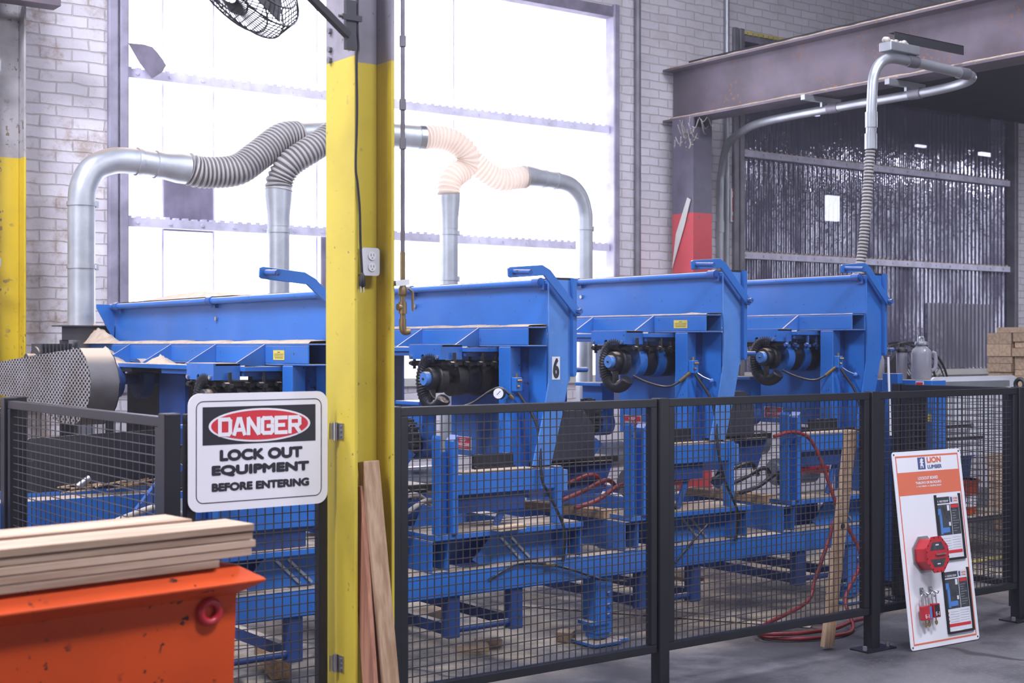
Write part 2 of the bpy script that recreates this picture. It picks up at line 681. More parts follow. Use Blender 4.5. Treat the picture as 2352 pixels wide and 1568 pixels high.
# ================================================================== the setting
YW = 9.0
mb = MB().box(-6, 17, -7, YW + .3, -.2, 0)
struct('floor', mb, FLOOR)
W1, W2 = (3.464, 7.756), (9.29, 13.53)
ZB, ZT = 1.27, 4.385
mb = MB()
for x0, x1, z0, z1 in ((-6, W1[0], 0, 7), (W1[1], W2[0], 0, 7), (W2[1], 17, 0, 7), (W1[0], W1[1], 0, ZB), (W1[0], W1[1], ZT, 7),
                       (W2[0], W2[1], 0, ZB), (W2[0], W2[1], ZT, 7)):
    mb.box(x0, x1, YW, YW + .3, z0, z1)
struct('wall_back', mb, BRICK)
struct('wall_left', MB().box(-6.2, -6, -7, YW + .3, 0, 7), WALLP)
struct('wall_right', MB().box(17, 17.2, -7, YW + .3, 0, 7), WALLP)
struct('wall_front', MB().box(-6, 17, -7.2, -7, 0, 7), WALLP)
struct('ceiling', MB().box(-6.2, 17.2, -7.2, YW + .3, 7, 7.2), CEIL)


def ribbed(x0, x1, z0, z1, y, wl=.0676, amp=.009, seg=6):
    mb = MB()
    n = int((x1 - x0) / wl * seg)
    A, B = [], []
    for i in range(n + 1):
        x = x0 + (x1 - x0) * i / n
        yy = y + amp * math.cos(x / wl * math.tau)
        A.append(mb.bm.verts.new((x, yy, z0)))
        B.append(mb.bm.verts.new((x, yy, z1)))
    for i in range(n):
        mb.bm.faces.new([A[i], A[i + 1], B[i + 1], B[i]])
    return mb


def window(num, xr, sheet, bars, barm):
    root = T('window_%d' % num, None, None, (xr[0], YW, ZB))
    root['kind'] = 'structure'
    part('ribbed_sheet', ribbed(xr[0], xr[1], ZB, ZT, YW + .10), sheet, root, smooth=80)
    for z in bars:
        p = part('purlin', MB().box(xr[0], xr[1], YW + .035, YW + .085, z - .03, z + .03), barm, root)
        k = MB()
        x = xr[0] + .09
        while x < xr[1]:
            k.hexbolt((x, YW + .036, z), (0, -1, 0), .012, .01)
            x += .235
        part('bolts', k, barm, p)
        # dust caught on the ribs along the purlin
        k = MB()
        x = xr[0] + .02
        while x < xr[1] - .04:
            k.box(x, x + .034, YW + .04, YW + .08, z + .03, z + .04 + random.random() * .006)
            x += .0676
        part('dust_line', k, SAW if num == 2 else barm, p)
    for x0, x1 in ((xr[0] - .13, xr[0] - .06), (xr[0] - .05, xr[0] + .012), (xr[1] - .03, xr[1] + .035)):
        part('jamb', MB().box(x0, x1, YW - .03, YW + .09, ZB - .05, ZT + .05), JAMB if num == 1 else PIPE, root, bevel=.012)
    part('head', MB().box(xr[0], xr[1], YW - .01, YW + .09, ZT - .06, ZT + .03), FADED, root)
    part('sill', MB().box(xr[0], xr[1], YW - .03, YW + .1, ZB - .04, ZB + .02), CREAM, root)
    return root


w1 = window(1, W1, CLEARS, (3.37, 2.37), LAV)
for x in (3.775, 4.15, 6.19, 4.97):
    part('seam', MB().box(x - .008, x + .008, YW + .13, YW + .15, ZB, ZT), LAV, w1)
part('patch_sheet', MB().box(3.78, 4.14, YW + .12, YW + .13, 2.33, 2.76), FADED, w1, label='dark patch sheet behind the ribbed plastic')
part('patch_sheet', MB().box(5.0, 5.32, YW + .12, YW + .13, 1.7, 2.36), FADED, w1, label='dark patch sheet behind the ribbed plastic')
w2 = window(2, W2, DARKS, (3.31, 2.37), LAV)
part('patch_sheet', ribbed(12.1, 13.25, 1.30, 1.98, YW + .06, seg=6), PATCHS, w2, smooth=80)
k = MB()
x = W2[0]
while x < W2[1]:
    k.box(x, x + .04, YW - .03, YW, ZT + .0, ZT + .03)
    x += .0676
part('foam_closure', k, YELP, w2)
# the dim annex behind the second window
mb = MB()
mb.prism([(8.50, YW + .3), (12.45, 13.55), (12.35, 13.55), (8.40, YW + .3)], 'Z', 0, 5.5)
mb.box(17.0, 17.1, YW + .3, 13.5, 0, 5.5)
mb.box(12.35, 17.1, 13.5, 13.6, 0, 5.5)
mb.prism([(8.40, YW + .3), (17.1, YW + .3), (17.1, 13.6), (12.35, 13.6)], 'Z', 5.4, 5.5)
mb.prism([(8.40, YW + .3), (17.1, YW + .3), (17.1, 13.6), (12.35, 13.6)], 'Z', -.1, 0)
struct('wall_annex', mb, CEIL)
for px, py, ww, hh in ((1915, 478, .12, .34), (1872, 262, .1, .03), (2118, 335, .1, .03), (2276, 355, .2, .04)):
    p = onY(px, py, 12.5 if px < 2200 else 10.6)
    single('annex_lamp', MB().box(p.x - ww, p.x + ww, p.y, p.y + .05, p.z - hh / 2, p.z + hh / 2), LAMP,
           {1915: 'tall lit opening glowing behind the dark ribbed sheet', 1872: 'small lamp glinting highest behind the ribbed sheet',
            2118: 'small lamp behind the ribbed sheet right of the hanging flex hose', 2276: 'wide lamp behind the far right of the ribbed sheet'}[px],
           'light', loc=(p.x, p.y, p.z))

# mezzanine deck over the right hand bay
struct('ceiling_mezzanine', MB().box(8.62, 17, 2.5, YW, 3.98, 4.06), DARKM)


def ibeam(mb, x0, x1, y0, y1, z0, z1, tw=.012, tf=.018):
    """I section along Y: flanges top and bottom"""
    xc = (x0 + x1) / 2
    mb.box(xc - tw / 2, xc + tw / 2, y0, y1, z0 + tf, z1 - tf)
    mb.box(x0, x1, y0, y1, z0, z0 + tf)
    mb.box(x0, x1, y0, y1, z1 - tf, z1)
    return mb


def column_section(x0, x1, y0, y1, z0, z1, tf=.016, tw=.011, rot=False):
    """H column; flanges face -X/+X (or -Y/+Y when rot)"""
    mb = MB()
    if rot:
        xc = (x0 + x1) / 2
        mb.box(x0, x1, y0, y0 + tf, z0, z1)
        mb.box(x0, x1, y1 - tf, y1, z0, z1)
        mb.box(xc - tw / 2, xc + tw / 2, y0 + tf, y1 - tf, z0, z1)
    else:
        yc = (y0 + y1) / 2
        mb.box(x0, x0 + tf, y0, y1, z0, z1)
        mb.box(x1 - tf, x1, y0, y1, z0, z1)
        mb.box(x0 + tf, x1 - tf, yc - tw / 2, yc + tw / 2, z0, z1)
    return mb


b = T('roof_beam', 'rusty grey steel I-beam running overhead from the brick wall to the upper right', 'beam', (8.42, 6, 3.48))
part('girder', ibeam(MB(), 8.29, 8.55, 2.2, YW - .02, 3.48, 3.94), RUST, b)
k = MB()
for z in (3.50, 3.942):
    pts = [(8.30 + .004 * math.sin(i * 2.1), 2.3 + i * .11, z + .004 * random.random()) for i in range(61)]
    k.tube(pts, lambda i: .006 + .005 * random.random(), 5)
part('dust_ridge', k, SAW, b)
single('crane_bracket', MB().box(7.55, 8.30, 5.92, 5.97, 3.62, 3.625).box(7.55, 8.30, 5.92, 5.925, 3.56, 3.625), DARKM,
       'short dark angle iron sticking out from the roof beam above the pipe bend', 'bracket', loc=(8.3, 5.95, 3.6))

# columns
c = T('yellow_column', 'big yellow steel column in the middle with a grey unpainted top', 'column', (2.66, 4.56, 0))
part('steel_section', column_section(2.58, 2.752, 4.451, 4.671, 0, 7, .014, .01), COLY, c, bevel=.004)
k = MB()
for z in (2.66, 2.73, 2.62):
    k.hexbolt((2.58, 4.63, z), (-1, 0, 0), .012, .012)
part('bolts', k, PIPE, c)
part('base_plate', MB().box(2.53, 2.80, 4.41, 4.57, 0, .02), PIPE, c)
c = T('wall_column', 'dirty white column with a yellow lower half against the brick at the left', 'column', (2.63, 8.75, 0))
part('steel_section', column_section(2.50, 2.70, 8.66, 8.86, 0, 7, .014, .01), COLYW, c, bevel=.004)
part('top_bracket', MB().box(2.40, 2.86, 8.50, 8.64, 3.62, 3.70).box(2.40, 2.46, 8.50, 8.64, 3.45, 3.62), RUST, c)
part('bracket_plate', MB().box(2.44, 2.53, 8.60, 8.62, 2.02, 2.07), CONDUIT, c)
part('bracket_plate', MB().box(2.44, 2.53, 8.60, 8.62, 3.20, 3.27), CONDUIT, c)
c = T('red_column', 'rusty column with a red painted lower half carrying the roof beam', 'column', (8.42, 8.72, 0))
part('steel_section', column_section(8.29, 8.51, 8.60, 8.86, 0, 3.48, .016, .012, False), COLR, c)
part('cover_plate', MB().box(8.306, 8.494, 8.60, 8.612, 0, 3.40), COLR, c)
part('paper_scrap', MB().prism([(8.70, 2.55), (8.62, 2.78), (8.66, 2.80), (8.80, 2.50), (8.85, 2.2)], 'X', 8.276, 8.28), CREAM, c,
     label='torn pale paper scrap')
cw = MB()
for i in range(26):
    a = V((8.2 + random.random() * .25, 8.5 + random.random() * .3, 3.25 + random.random() * .25))
    e = a + V((-.25 + random.random() * .25, -.1, -.1 + random.random() * .2))
    cw.tube(spl([a, (a + e) / 2 + V((0, 0, -.04)), e], 3), .005, 4)
single('cobweb', cw, COBWEB, 'dusty matted cobweb hanging at the wall end of the roof beam', 'cobweb', loc=(8.3, 8.6, 3.35))['kind'] = 'stuff'


def pipe_thing(name, pts, r, mat, label, cat, loc, n=8, clamps=(), seg=12):
    t = T(name, label, cat, loc)
    P = spl(pts, n)
    part('pipe', MB().tube(P, r, seg), mat, t, smooth=60)
    for p, d in clamps:
        p, d = V(p), V(d).normalized()
        part('clamp', MB().cyl(p - d * .02, p + d * .02, r * 1.25), PIPE, t, smooth=40)
    return t


# vertical conduits beside the red column
single('conduit', MB().tube([(9.06, 8.965, 0), (9.06, 8.965, 7)], .024, 10), CONDUIT, 'thin grey conduit rising on the wall right of the red column', 'conduit',
       loc=(9.06, 8.965, 0), smooth=60)
single('conduit', MB().tube([(7.98, 8.96, 0), (7.98, 8.96, 7)], .028, 10), PIPE, 'dark pipe running up the brick left of the red column', 'pipe',
       loc=(7.98, 8.96, 0), smooth=60)

# dust pick-up pipe under the beam with its flex hose
PIPEX = 8.46
pp = [(8.94, 8.93, 0), (8.94, 8.93, 1.5), (8.94, 8.93, 2.8), (8.94, 8.91, 3.10), (8.88, 8.78, 3.31), (8.72, 8.45, 3.375), (8.52, 8.0, 3.385), (8.44, 7.2, 3.38), (8.40, 6.35, 3.37),
      (8.38, 6.02, 3.38), (8.28, 5.84, 3.39), (8.1, 5.82, 3.40), (7.62, 5.84, 3.42), (7.38, 5.85, 3.41), (7.27, 5.86, 3.31), (7.24, 5.86, 3.12), (7.23, 5.86, 2.85)]
t = T('pickup_pipe', 'grey pipe running under the roof beam and bending back down in a gooseneck', 'pipe', (8.4, 6, 3.3))
part('pipe', MB().tube(spl(pp, 6), .034, 12), CONDUIT, t, smooth=60)
for p, d in (((8.44, 7.2, 3.38), (0, 1, 0)), ((8.40, 6.4, 3.37), (0, 1, 0)), ((8.15, 5.82, 3.40), (1, 0, 0)), ((7.62, 5.84, 3.42), (1, 0, 0)), ((7.235, 5.86, 3.0), (0, 0, 1)), ((7.23, 5.86, 2.86), (0, 0, 1)), ((8.94, 8.93, 2.6), (0, 0, 1))):
    p, d = V(p), V(d)
    part('coupling', MB().cyl(p - d * .05, p + d * .05, .040), PIPE if d.z == 0 else CONDUIT, t, smooth=40)
for y in (7.3, 6.5):
    part('hanger', MB().box(8.41, 8.45, y - .01, y + .01, 3.40, 3.49).bar((8.20, y, 3.455), (8.62, y, 3.455), .04, .04), CONDUIT, t)
part('support_box', MB().box(7.36, 7.66, 5.80, 5.90, 3.46, 3.52), CONDUIT, t, bevel=.006)
k = MB()
for i in range(14):
    k.ball((7.38 + random.random() * .24, 5.85 + random.random() * .04, 3.52 + random.random() * .02), .02, 6)
part('cobweb_dust', k, COBWEB, t)


def flex(name, pts, r, mat, parent, pitch=.026, amp=.006, seg=16):
    P = resample(spl(pts, 12), pitch / 4)
    groove = HOSEW if mat is HOSEC else HOSED
    mb = MB().tube(P, lambda i: r + amp * (1, .25, -1, .25)[i % 4], seg)
    mb.bm.faces.ensure_lookup_table()
    for i in range(len(P) - 1):
        if i % 4 in (1, 2):
            for k in range(seg):
                mb.bm.faces[i * seg + k].material_index = 1
    return part(name, mb, [mat, groove], parent, smooth=70)


flex('flex_hose', [(7.23, 5.86, 2.86), (7.21, 5.87, 2.55), (7.18, 5.88, 2.2), (7.12, 5.9, 1.80)], .030, HOSEG, t, .022, .004, 12)

# fire extinguisher wall sign
p = onY(1691, 472, YW - .01)
t = T('wall_sign', 'narrow red and white arrow sign on brick beside the ribbed sheet', 'sign', (p.x, YW - .012, p.z))
part('plate', MB().box(p.x - .075, p.x + .075, YW - .014, YW - .008, p.z - .15, p.z + .15), WHITE, t)
k = MB()
for x0, x1, z0, z1 in ((-.055, .03, .125, .148), (-.055, -.035, -.06, .07), (.01, .03, -.06, .07)):
    k.box(p.x + x0, p.x + x1, YW - .017, YW - .0141, p.z + z0, p.z + z1)
k.prism([(p.x - .055, p.z - .14), (p.x - .055, p.z - .09), (p.x - .015, p.z - .145)], 'Y', YW - .017, YW - .0141)
k.prism([(p.x + .03, p.z - .14), (p.x + .03, p.z - .09), (p.x - .005, p.z - .145)], 'Y', YW - .017, YW - .0141)
k.text('FIRE', p.x - .05, p.z + .085, .075, .025, YW - .016)
part('red_print', k, SRED, t)
# torn sheets hanging inside the bright window at its top left
single('hanging_tarp', MB().prism([(v_.x, v_.z) for v_ in (onY(a_, b_, 8.93) for a_, b_ in ((296, 99), (330, 102), (350, 108), (363, 122), (382, 150), (372, 166), (350, 180), (322, 144)))], 'Y', 8.93, 8.94), FADED,
       'torn triangular scrap of sheet hanging at the upper left of the window', 'sheet', loc=(3.5, 8.935, 3.8))
k = MB()
for i in range(22):
    x = 3.50 + i * .018
    k.tube([(x, 8.9, 4.42), (x + .01, 8.88, 4.15), (x + random.random() * .03, 8.9, 3.97 + .12 * random.random())], [.02, .014, .003], 5)
single('hanging_rags', k, FADED, 'dusty rags hanging in the top left corner of the window', 'rag', loc=(3.7, 8.9, 4.4))

# ================================================================== guard fence
YF = 4.61
FZ0, FZ1 = .178, 1.305


def mesh_panel(axis, a0, a1, c, z0, z1, pitch=.0345, r=.0018, ph=.0345):
    mb = MB()
    n = round((a1 - a0) / ph)
    for i in range(1, n):
        a = a0 + (a1 - a0) * i / n
        if axis == 'X':
            mb.box(a - r, a + r, c - r, c + r, z0, z1)
        else:
            mb.box(c - r, c + r, a - r, a + r, z0, z1)
    n = round((z1 - z0) / pitch)
    for i in range(1, n):
        z = z0 + (z1 - z0) * i / n
        if axis == 'X':
            mb.box(a0, a1, c - 3 * r, c - r, z - r, z + r)
        else:
            mb.box(c - 3 * r, c - r, a0, a1, z - r, z + r)
    return mb


def mesh_fence(axis, a0, a1, c, label, tb=.036, name='mesh_fence', top=FZ1, ph=.0345):
    loc = (a0, c, FZ0) if axis == 'X' else (c, a0, FZ0)
    t = T(name, label, 'fence', loc, 'wire mesh guard fence panels' if name == 'mesh_fence' else None)

    def bx(p0, p1, z0, z1, d=.019):
        m = MB()
        return m.box(p0, p1, c - d, c + d, z0, z1) if axis == 'X' else m.box(c - d, c + d, p0, p1, z0, z1)
    part('top_rail', bx(a0, a1, top - tb, top), BLACK, t, bevel=.003)
    part('bottom_rail', bx(a0, a1, FZ0, FZ0 + tb), BLACK, t, bevel=.003)
    part('stile', bx(a0, a0 + tb, FZ0 + tb, top - tb), BLACK, t, bevel=.003)
    part('stile', bx(a1 - tb, a1, FZ0 + tb, top - tb), BLACK, t, bevel=.003)
    part('wire_mesh', mesh_panel(axis, a0 + tb, a1 - tb, c + (.006 if axis == 'X' else 0), FZ0 + tb, top - tb, ph=ph), BLACKW, t)
    return t


def fence_post(x, y, label, wd=.06, base=True):
    t = T('fence_post', label, 'post', (x, y, 0), 'black posts of the guard fence')
    part('tube', MB().box(x - wd / 2, x + wd / 2, y - wd / 2, y + wd / 2, 0, FZ1 + .004), BLACK, t, bevel=.004)
    if base:
        part('foot_plate', MB().box(x - .11, x + .11, y - .07, y + .05, 0, .008), BLACK, t)
        k = MB()
        for sx in (-.09, .09):
            k.hexbolt((x + sx, y - .03, .008), (0, 0, 1), .011, .02)
        part('anchor_bolts', k, PIPE, t)
    return t


mesh_fence('X', 2.865, 4.205, YF, 'black mesh fence panel directly right of the yellow column')
mesh_fence('X', 4.275, 5.655, YF, 'black mesh fence panel with the leaning plank behind it')
mesh_fence('X', 5.735, 6.93, YF, 'black mesh fence panel behind the white lockout board')
mesh_fence('Y', 4.66, 5.40, 6.965, 'short black mesh return panel at the right end of the fence')
mesh_fence('Y', 4.66, 6.40, 1.93, 'black mesh return panel at the left above the stacked boards', top=1.295, ph=.062)
fence_post(2.833, YF, 'black fence post squeezed against the yellow column', base=False)
fence_post(4.24, YF, 'black fence post in the middle of the long fence run')
fence_post(5.695, YF, 'black fence post with a foot plate beside the lockout board')
fence_post(6.965, YF, 'black corner fence post at the right edge of the picture')
fence_post(1.93, YF, 'black corner fence post left of the danger sign')
fence_post(1.93, 6.44, 'black fence post at the far end of the left return panel')
fence_post(6.965, 5.435, 'black fence post at the far end of the right return panel')

fence_post(2.0, 6.53, 'black post standing right behind the far end of the left return panel')
g = mesh_fence('X', 1.985, 2.545, YF, 'narrow black mesh gate behind the danger sign, hinged on the yellow column', name='gate')
for z in (1.225, .36):
    h = part('hinge', MB().box(2.546, 2.5785, 4.575, 4.580, z - .03, z + .03).box(2.5755, 2.579, 4.53, 4.58, z - .03, z + .03)
             .cyl((2.566, 4.572, z - .034), (2.566, 4.572, z + .034), .008), STEEL, g, smooth=40)
    k = MB()
    for dz in (-.018, 0, .018):
        k.hexbolt((2.5755, 4.545, z + dz), (-1, 0, 0), .005, .004)
    part('hinge_screws', k, PIPE, h)

# ------------------------------------------------------------------ danger sign
sx0, sx1, sz0, sz1 = 1.984, 2.535, .960, 1.376
YS = 4.578
s = T('danger_sign', 'white danger sign reading lock out equipment on the mesh gate', 'sign', (sx0, YS, sz0))
part('plate', MB().rrect(sx0, sx1, sz0, sz1, .042, YS - .003, YS), WHITE, s)
W, H = sx1 - sx0, sz1 - sz0


def SX(u):
    return sx0 + u * W


def SZ(v):
    return sz1 - v * H


k = MB()
o_ = rr_pts(SX(.052), SX(.955), SZ(.93), SZ(.063), .028)
i_ = rr_pts(SX(.058), SX(.949), SZ(.922), SZ(.071), .024)
ring_face(k, o_, i_, YS - .0036)
part('border_line', k, INK, s)
k = MB()
k.bm.faces.new([k.bm.verts.new((SX(u), YS - .0036, SZ(v))) for u, v in ((.098, .438), (.908, .438), (.908, .115), (.098, .115))])
pn = part('black_panel', k, INK, s)


def ell(cu, cv, ru, rv, y, n=40):
    m = MB()
    m.bm.faces.new([m.bm.verts.new((SX(cu + ru * math.cos(a * math.tau / n)), y, SZ(cv + rv * math.sin(a * math.tau / n)))) for a in range(n)])
    return m


part('white_oval', ell(.503, .280, .365, .145, YS - .0042), WHITE, s)
part('red_oval', ell(.503, .280, .348, .128, YS - .0048), SRED, s)
# DANGER in square block letters built from strokes
LET = {'D': [[(0, 0), (0, 6), (3.4, 6), (4, 5.3), (4, .7), (3.4, 0), (0, 0)]],
       'A': [[(0, 0), (1.6, 6), (2.4, 6), (4, 0)], [(.75, 1.7), (3.25, 1.7)]],
       'N': [[(0, 0), (0, 6)], [(.15, 6), (3.85, 0)], [(4, 0), (4, 6)]],
       'G': [[(4, 4.3), (4, 5.4), (3.4, 6), (.6, 6), (0, 5.4), (0, .6), (.6, 0), (3.4, 0), (4, .6), (4, 2.8), (2.2, 2.8)]],
       'E': [[(4, 6), (0, 6), (0, 0), (4, 0)], [(0, 3), (3, 3)]],
       'R': [[(0, 0), (0, 6), (3.4, 6), (4, 5.4), (4, 3.4), (3.4, 2.8), (0, 2.8)], [(2.1, 2.8), (4, 0)]]}
k = MB()
lw, lh, gap = .072 * W, .128 * H, .028 * W
x = SX(.215)
nb = 0
for ch in 'DANGER':
    for st in LET[ch]:
        for a, b in zip(st, st[1:]):
            nb += 1
            yb_ = YS - .0054 - (nb % 4) * .00015
            p0 = V((x + a[0] / 4 * lw, yb_, SZ(.352) + a[1] / 6 * lh))
            p1 = V((x + b[0] / 4 * lw, yb_, SZ(.352) + b[1] / 6 * lh))
            d = (p1 - p0).normalized() * .0055
            k.bar(p0 - d, p1 + d, .014, .0006, (0, 1, 0))
    x += lw + gap
part('danger_lettering', k, WHITE, s)
k = MB()
k.text('LOCK OUT', SX(.215), SZ(.580), .595 * W, .100 * H, YS - .004, .085)
k.text('EQUIPMENT', SX(.160), SZ(.712), .700 * W, .100 * H, YS - .004, .085)
k.text('BEFORE ENTERING', SX(.160), SZ(.835), .700 * W, .073 * H, YS - .004, .085)
part('lettering', k, INK, s)

# ------------------------------------------------------------------ outlet box, cord, air pipe on the column
p = onY(840, 602, 4.545)
t = T('outlet_box', 'metal duplex outlet box screwed to the yellow column', 'outlet', p)
part('box', MB().rrect(p.x - .038, p.x + .036, p.z - .050, p.z + .050, .006, p.y - .035, p.y + .01), STEEL, t)
part('cover_plate', MB().rrect(p.x - .040, p.x + .038, p.z - .052, p.z + .052, .012, p.y - .038, p.y - .035), WHITEB, t)
for dz in (.022, -.02):
    k = part('receptacle', MB().cyl((p.x + .004, p.y - .038, p.z + dz), (p.x + .004, p.y - .042, p.z + dz), .016), WHITE, t, smooth=40)
    part('slots', MB().box(p.x - .003, p.x - .001, p.y - .0428, p.y - .041, p.z + dz - .002, p.z + dz + .008)
         .box(p.x + .009, p.x + .011, p.y - .0428, p.y - .041, p.z + dz - .002, p.z + dz + .008)
         .box(p.x + .002, p.x + .006, p.y - .0428, p.y - .041, p.z + dz - .010, p.z + dz - .006), INK, k)
pts = [onY(x, y, yy) for x, y, yy in ((822, -60, 4.445), (821, 60, 4.44), (823, 110, 4.44), (819, 140, 4.44), (820, 260, 4.44), (817, 380, 4.44), (821, 420, 4.44), (826, 480, 4.44), (828, 560, 4.44), (832, 632, 4.44))]
t = T('extension_cord', 'thin black power cord hanging down the column past the outlet', 'cord', pts[4])
part('cable', MB().tube(spl(pts, 5), .0048, 8), RUBBER, t, smooth=60)
a = pts[-1]
part('plug', MB().tube([a + V((0, 0, .008)), a, a - V((0, 0, .02)), a - V((0, 0, .038)), a - V((.002, 0, .045))], [.005, .009, .012, .013, .004], 10), RUBBER, t, smooth=50)
part('prongs', MB().box(a.x - .009, a.x - .006, a.y - .003, a.y + .003, a.z - .062, a.z - .04).box(a.x + .003, a.x + .006, a.y - .003, a.y + .003, a.z - .062, a.z - .04), STEEL, t)

q = [onY(925, y, 4.45) for y in (-80, 640, 662, 705, 745, 758)]
t = T('air_pipe', 'thin vertical air pipe with a brass valve right of the yellow column', 'pipe', q[1])
part('pipe', MB().tube([q[0], q[1]], .0085, 10), PIPE, t, smooth=60)
for y in (95, 240, 330):
    e = onY(925, y, 4.45)
    part('coupling', MB().cyl(e - V((0, 0, .02)), e + V((0, 0, .02)), .0125), PIPE, t, smooth=40)
part('lower_pipe', MB().tube([q[1] + V((0, 0, .1)), q[4]], .010, 10), BRASS, t, smooth=60)
vb = part('valve', MB().lathe(q[2] - V((0, 0, .03)), ((.012, 0), (.017, .008), (.017, .028), (.013, .036), (.013, .05)), 8), BRASS, t, smooth=30)
part('lever', MB().tube([q[2] + V((.012, -.02, 0)), q[2] + V((.028, -.024, -.012)), q[2] + V((.030, -.024, -.085))], .005, 8), BRASS, vb, smooth=40)
part('tee', MB().cyl(q[3] - V((0, 0, .025)), q[3] + V((0, 0, .02)), .0155).cyl(q[3] - V((.022, 0, 0)), q[3], .013), BRASS, t, smooth=40)
part('elbow', MB().tube(spl([q[4] + V((0, 0, .02)), q[4] - V((0, 0, .008)), q[5] + V((.006, 0, -.005)), q[5] + V((.028, 0, -.004))], 4), .0135, 10), BRASS, t, smooth=40)
e = onY(905, 651, 4.45)
part('strap', MB().bar(e, q[1] - V((-.012, 0, .012)), .02, .004, (0, 1, 0)).bar(e + V((0, -.012, 0)), q[1] - V((-.022, .012, .012)), .004, .022), STEEL, t)

# wall fan on the column, seen from below
rf, bk = V((ST, -CT, 0)), -V((CT, ST, 0))
fc = ray(530, -58) * 4.55 + V((0, 0, CZ))
nn = (rf * .80 + V((0, 0, .50)) + bk * .36).normalized()
uu = nn.orthogonal().normalized()
vv = nn.cross(uu)
R = .245
t = T('wall_fan', 'round black caged fan mounted on the top of the yellow column', 'fan', fc)


def ringp(r, h, n=40):
    return [fc + (uu * math.cos(a * math.tau / n) + vv * math.sin(a * math.tau / n)) * r + nn * h for a in range(n)]


cage = MB()
for r, h in ((R, .0), (R, .07), (R * .82, .105), (R * .55, .125), (R * .82, -.03), (R * .5, -.045), (R * .2, .13)):
    cage.tube(ringp(r, h), .0035, 5, closed=True)
for i in range(60):
    a = i * math.tau / 60
    d = uu * math.cos(a) + vv * math.sin(a)
    a2 = a + .25
    d2 = uu * math.cos(a2) + vv * math.sin(a2)
    cage.tube([fc + d * R * .1 + nn * .13, fc + d2 * R * .55 + nn * .125, fc + d2 * R * .85 + nn * .10, fc + d2 * R + nn * .07, fc + d2 * R, fc + d2 * R * .8 - nn * .03, fc + d * R * .3 - nn * .05], .0022, 4)
part('cage', cage, RUBBER, t)
part('motor', MB().cyl(fc - nn * .02, fc + nn * .05, .05).cyl(fc + nn * .05, fc + nn * .09, .03), RUBBER, t, smooth=40)
bl = MB()
for i in range(3):
    a = i * math.tau / 3
    d = uu * math.cos(a) + vv * math.sin(a)
    e_ = nn.cross(d)
    bl.quad_box([fc + d * .03 - e_ * .03 + nn * .01, fc + d * .2 - e_ * .09 + nn * .01, fc + d * .2 + e_ * .06 + nn * .06, fc + d * .03 + e_ * .03 + nn * .05,
                 fc + d * .03 - e_ * .03 + nn * .013, fc + d * .2 - e_ * .09 + nn * .013, fc + d * .2 + e_ * .06 + nn * .063, fc + d * .03 + e_ * .03 + nn * .053])
part('blades', bl, DARKG, t)
e0 = onY(800, 82, 4.44)
e1 = onY(700, -20, 4.40)
part('bracket_arm', MB().bar(e0, e1, .024, .024).bar(e1, fc + nn * .09, .024, .024), RUBBER, t)
part('mount_plate', MB().box(e0.x - .012, e0.x + .03, 4.432, 4.452, e0.z - .05, e0.z + .13), DARKG, t)
part('clamp', MB().box(e0.x - .03, e0.x + .05, 4.425, 4.435, e0.z + .055, e0.z + .075).cyl((e0.x - .045, 4.43, e0.z + .065), (e0.x - .03, 4.43, e0.z + .065), .006), DARKG, t)

# boards leaning on the column
def leaning(name, p0, p1, w_, d_, mat, label, group=None, up=(0, 1, 0)):
    p0 = V(p0)
    return single(name, MB().bar(p0, p1, w_, d_, up), mat, label, 'board', group, loc=p0, bevel=.003)


leaning('leaning_board', (2.675, 4.318, .012), (2.655, 4.482, 1.115), .068, .048, WZ, 'thick rough-edged board leaning in the web of the yellow column')
leaning('leaning_board', (2.602, 4.335, .012), (2.622, 4.51, 1.02), .018, .085, WZR, 'thin reddish board edge-on at the left of the thick leaning board')
leaning('leaning_board', (2.626, 4.38, .012), (2.640, 4.532, .93), .018, .070, WZR, 'shorter reddish board tucked behind the thick leaning board')
leaning('leaning_board', (2.90, 4.68, .010), (2.895, 4.645, .45), .05, .02, WZ, 'short lath standing behind the mesh right of the yellow column')
pk = T('leaning_plank', 'long pale plank with a bolt hole leaning behind the mesh fence', 'board', (5.50, 4.74, 0))
part('timber', MB().bar((5.50, 4.735, .012), (5.585, 4.652, 1.115), .072, .03, (0, 1, 0)), WZ, pk, bevel=.003)
hp = V((5.50, 4.735, .012)).lerp(V((5.585, 4.652, 1.115)), .56)
part('bolt_hole', MB().cyl(hp + V((0, -.0155, -.001)), hp + V((0, -.0165, -.001)), .015), INK, pk)
# ================================================================== resaw line
XM = [3.075, 4.297, 5.522, 6.737]
ZM = [1.552, 1.637, 1.714, 1.732]
YN, YE = 5.5, 8.17
NAMES = ['blue saw head nearest the left, partly behind the yellow column, hood piled with sawdust',
         'blue saw head just right of the yellow column, numbered 6 on its cheek',
         'blue saw head third from the left, with a yellow label on its box beam',
         'farthest blue saw head, below the hanging flex hose at the right']


def hollow_beam(mb, x0, x1, y0, y1, z0, z1, th=.008):
    mb.box(x0, x1, y0, y1, z1 - th, z1)
    mb.box(x0, x1, y0, y1, z0, z0 + th)
    mb.box(x0, x0 + th, y0, y1, z0 + th, z1 - th)
    mb.box(x1 - th, x1, y0, y1, z0 + th, z1 - th)
    mb.box(x0 + th, x1 - th, y0 + .9, y0 + .92, z0 + th, z1 - th)
    return mb


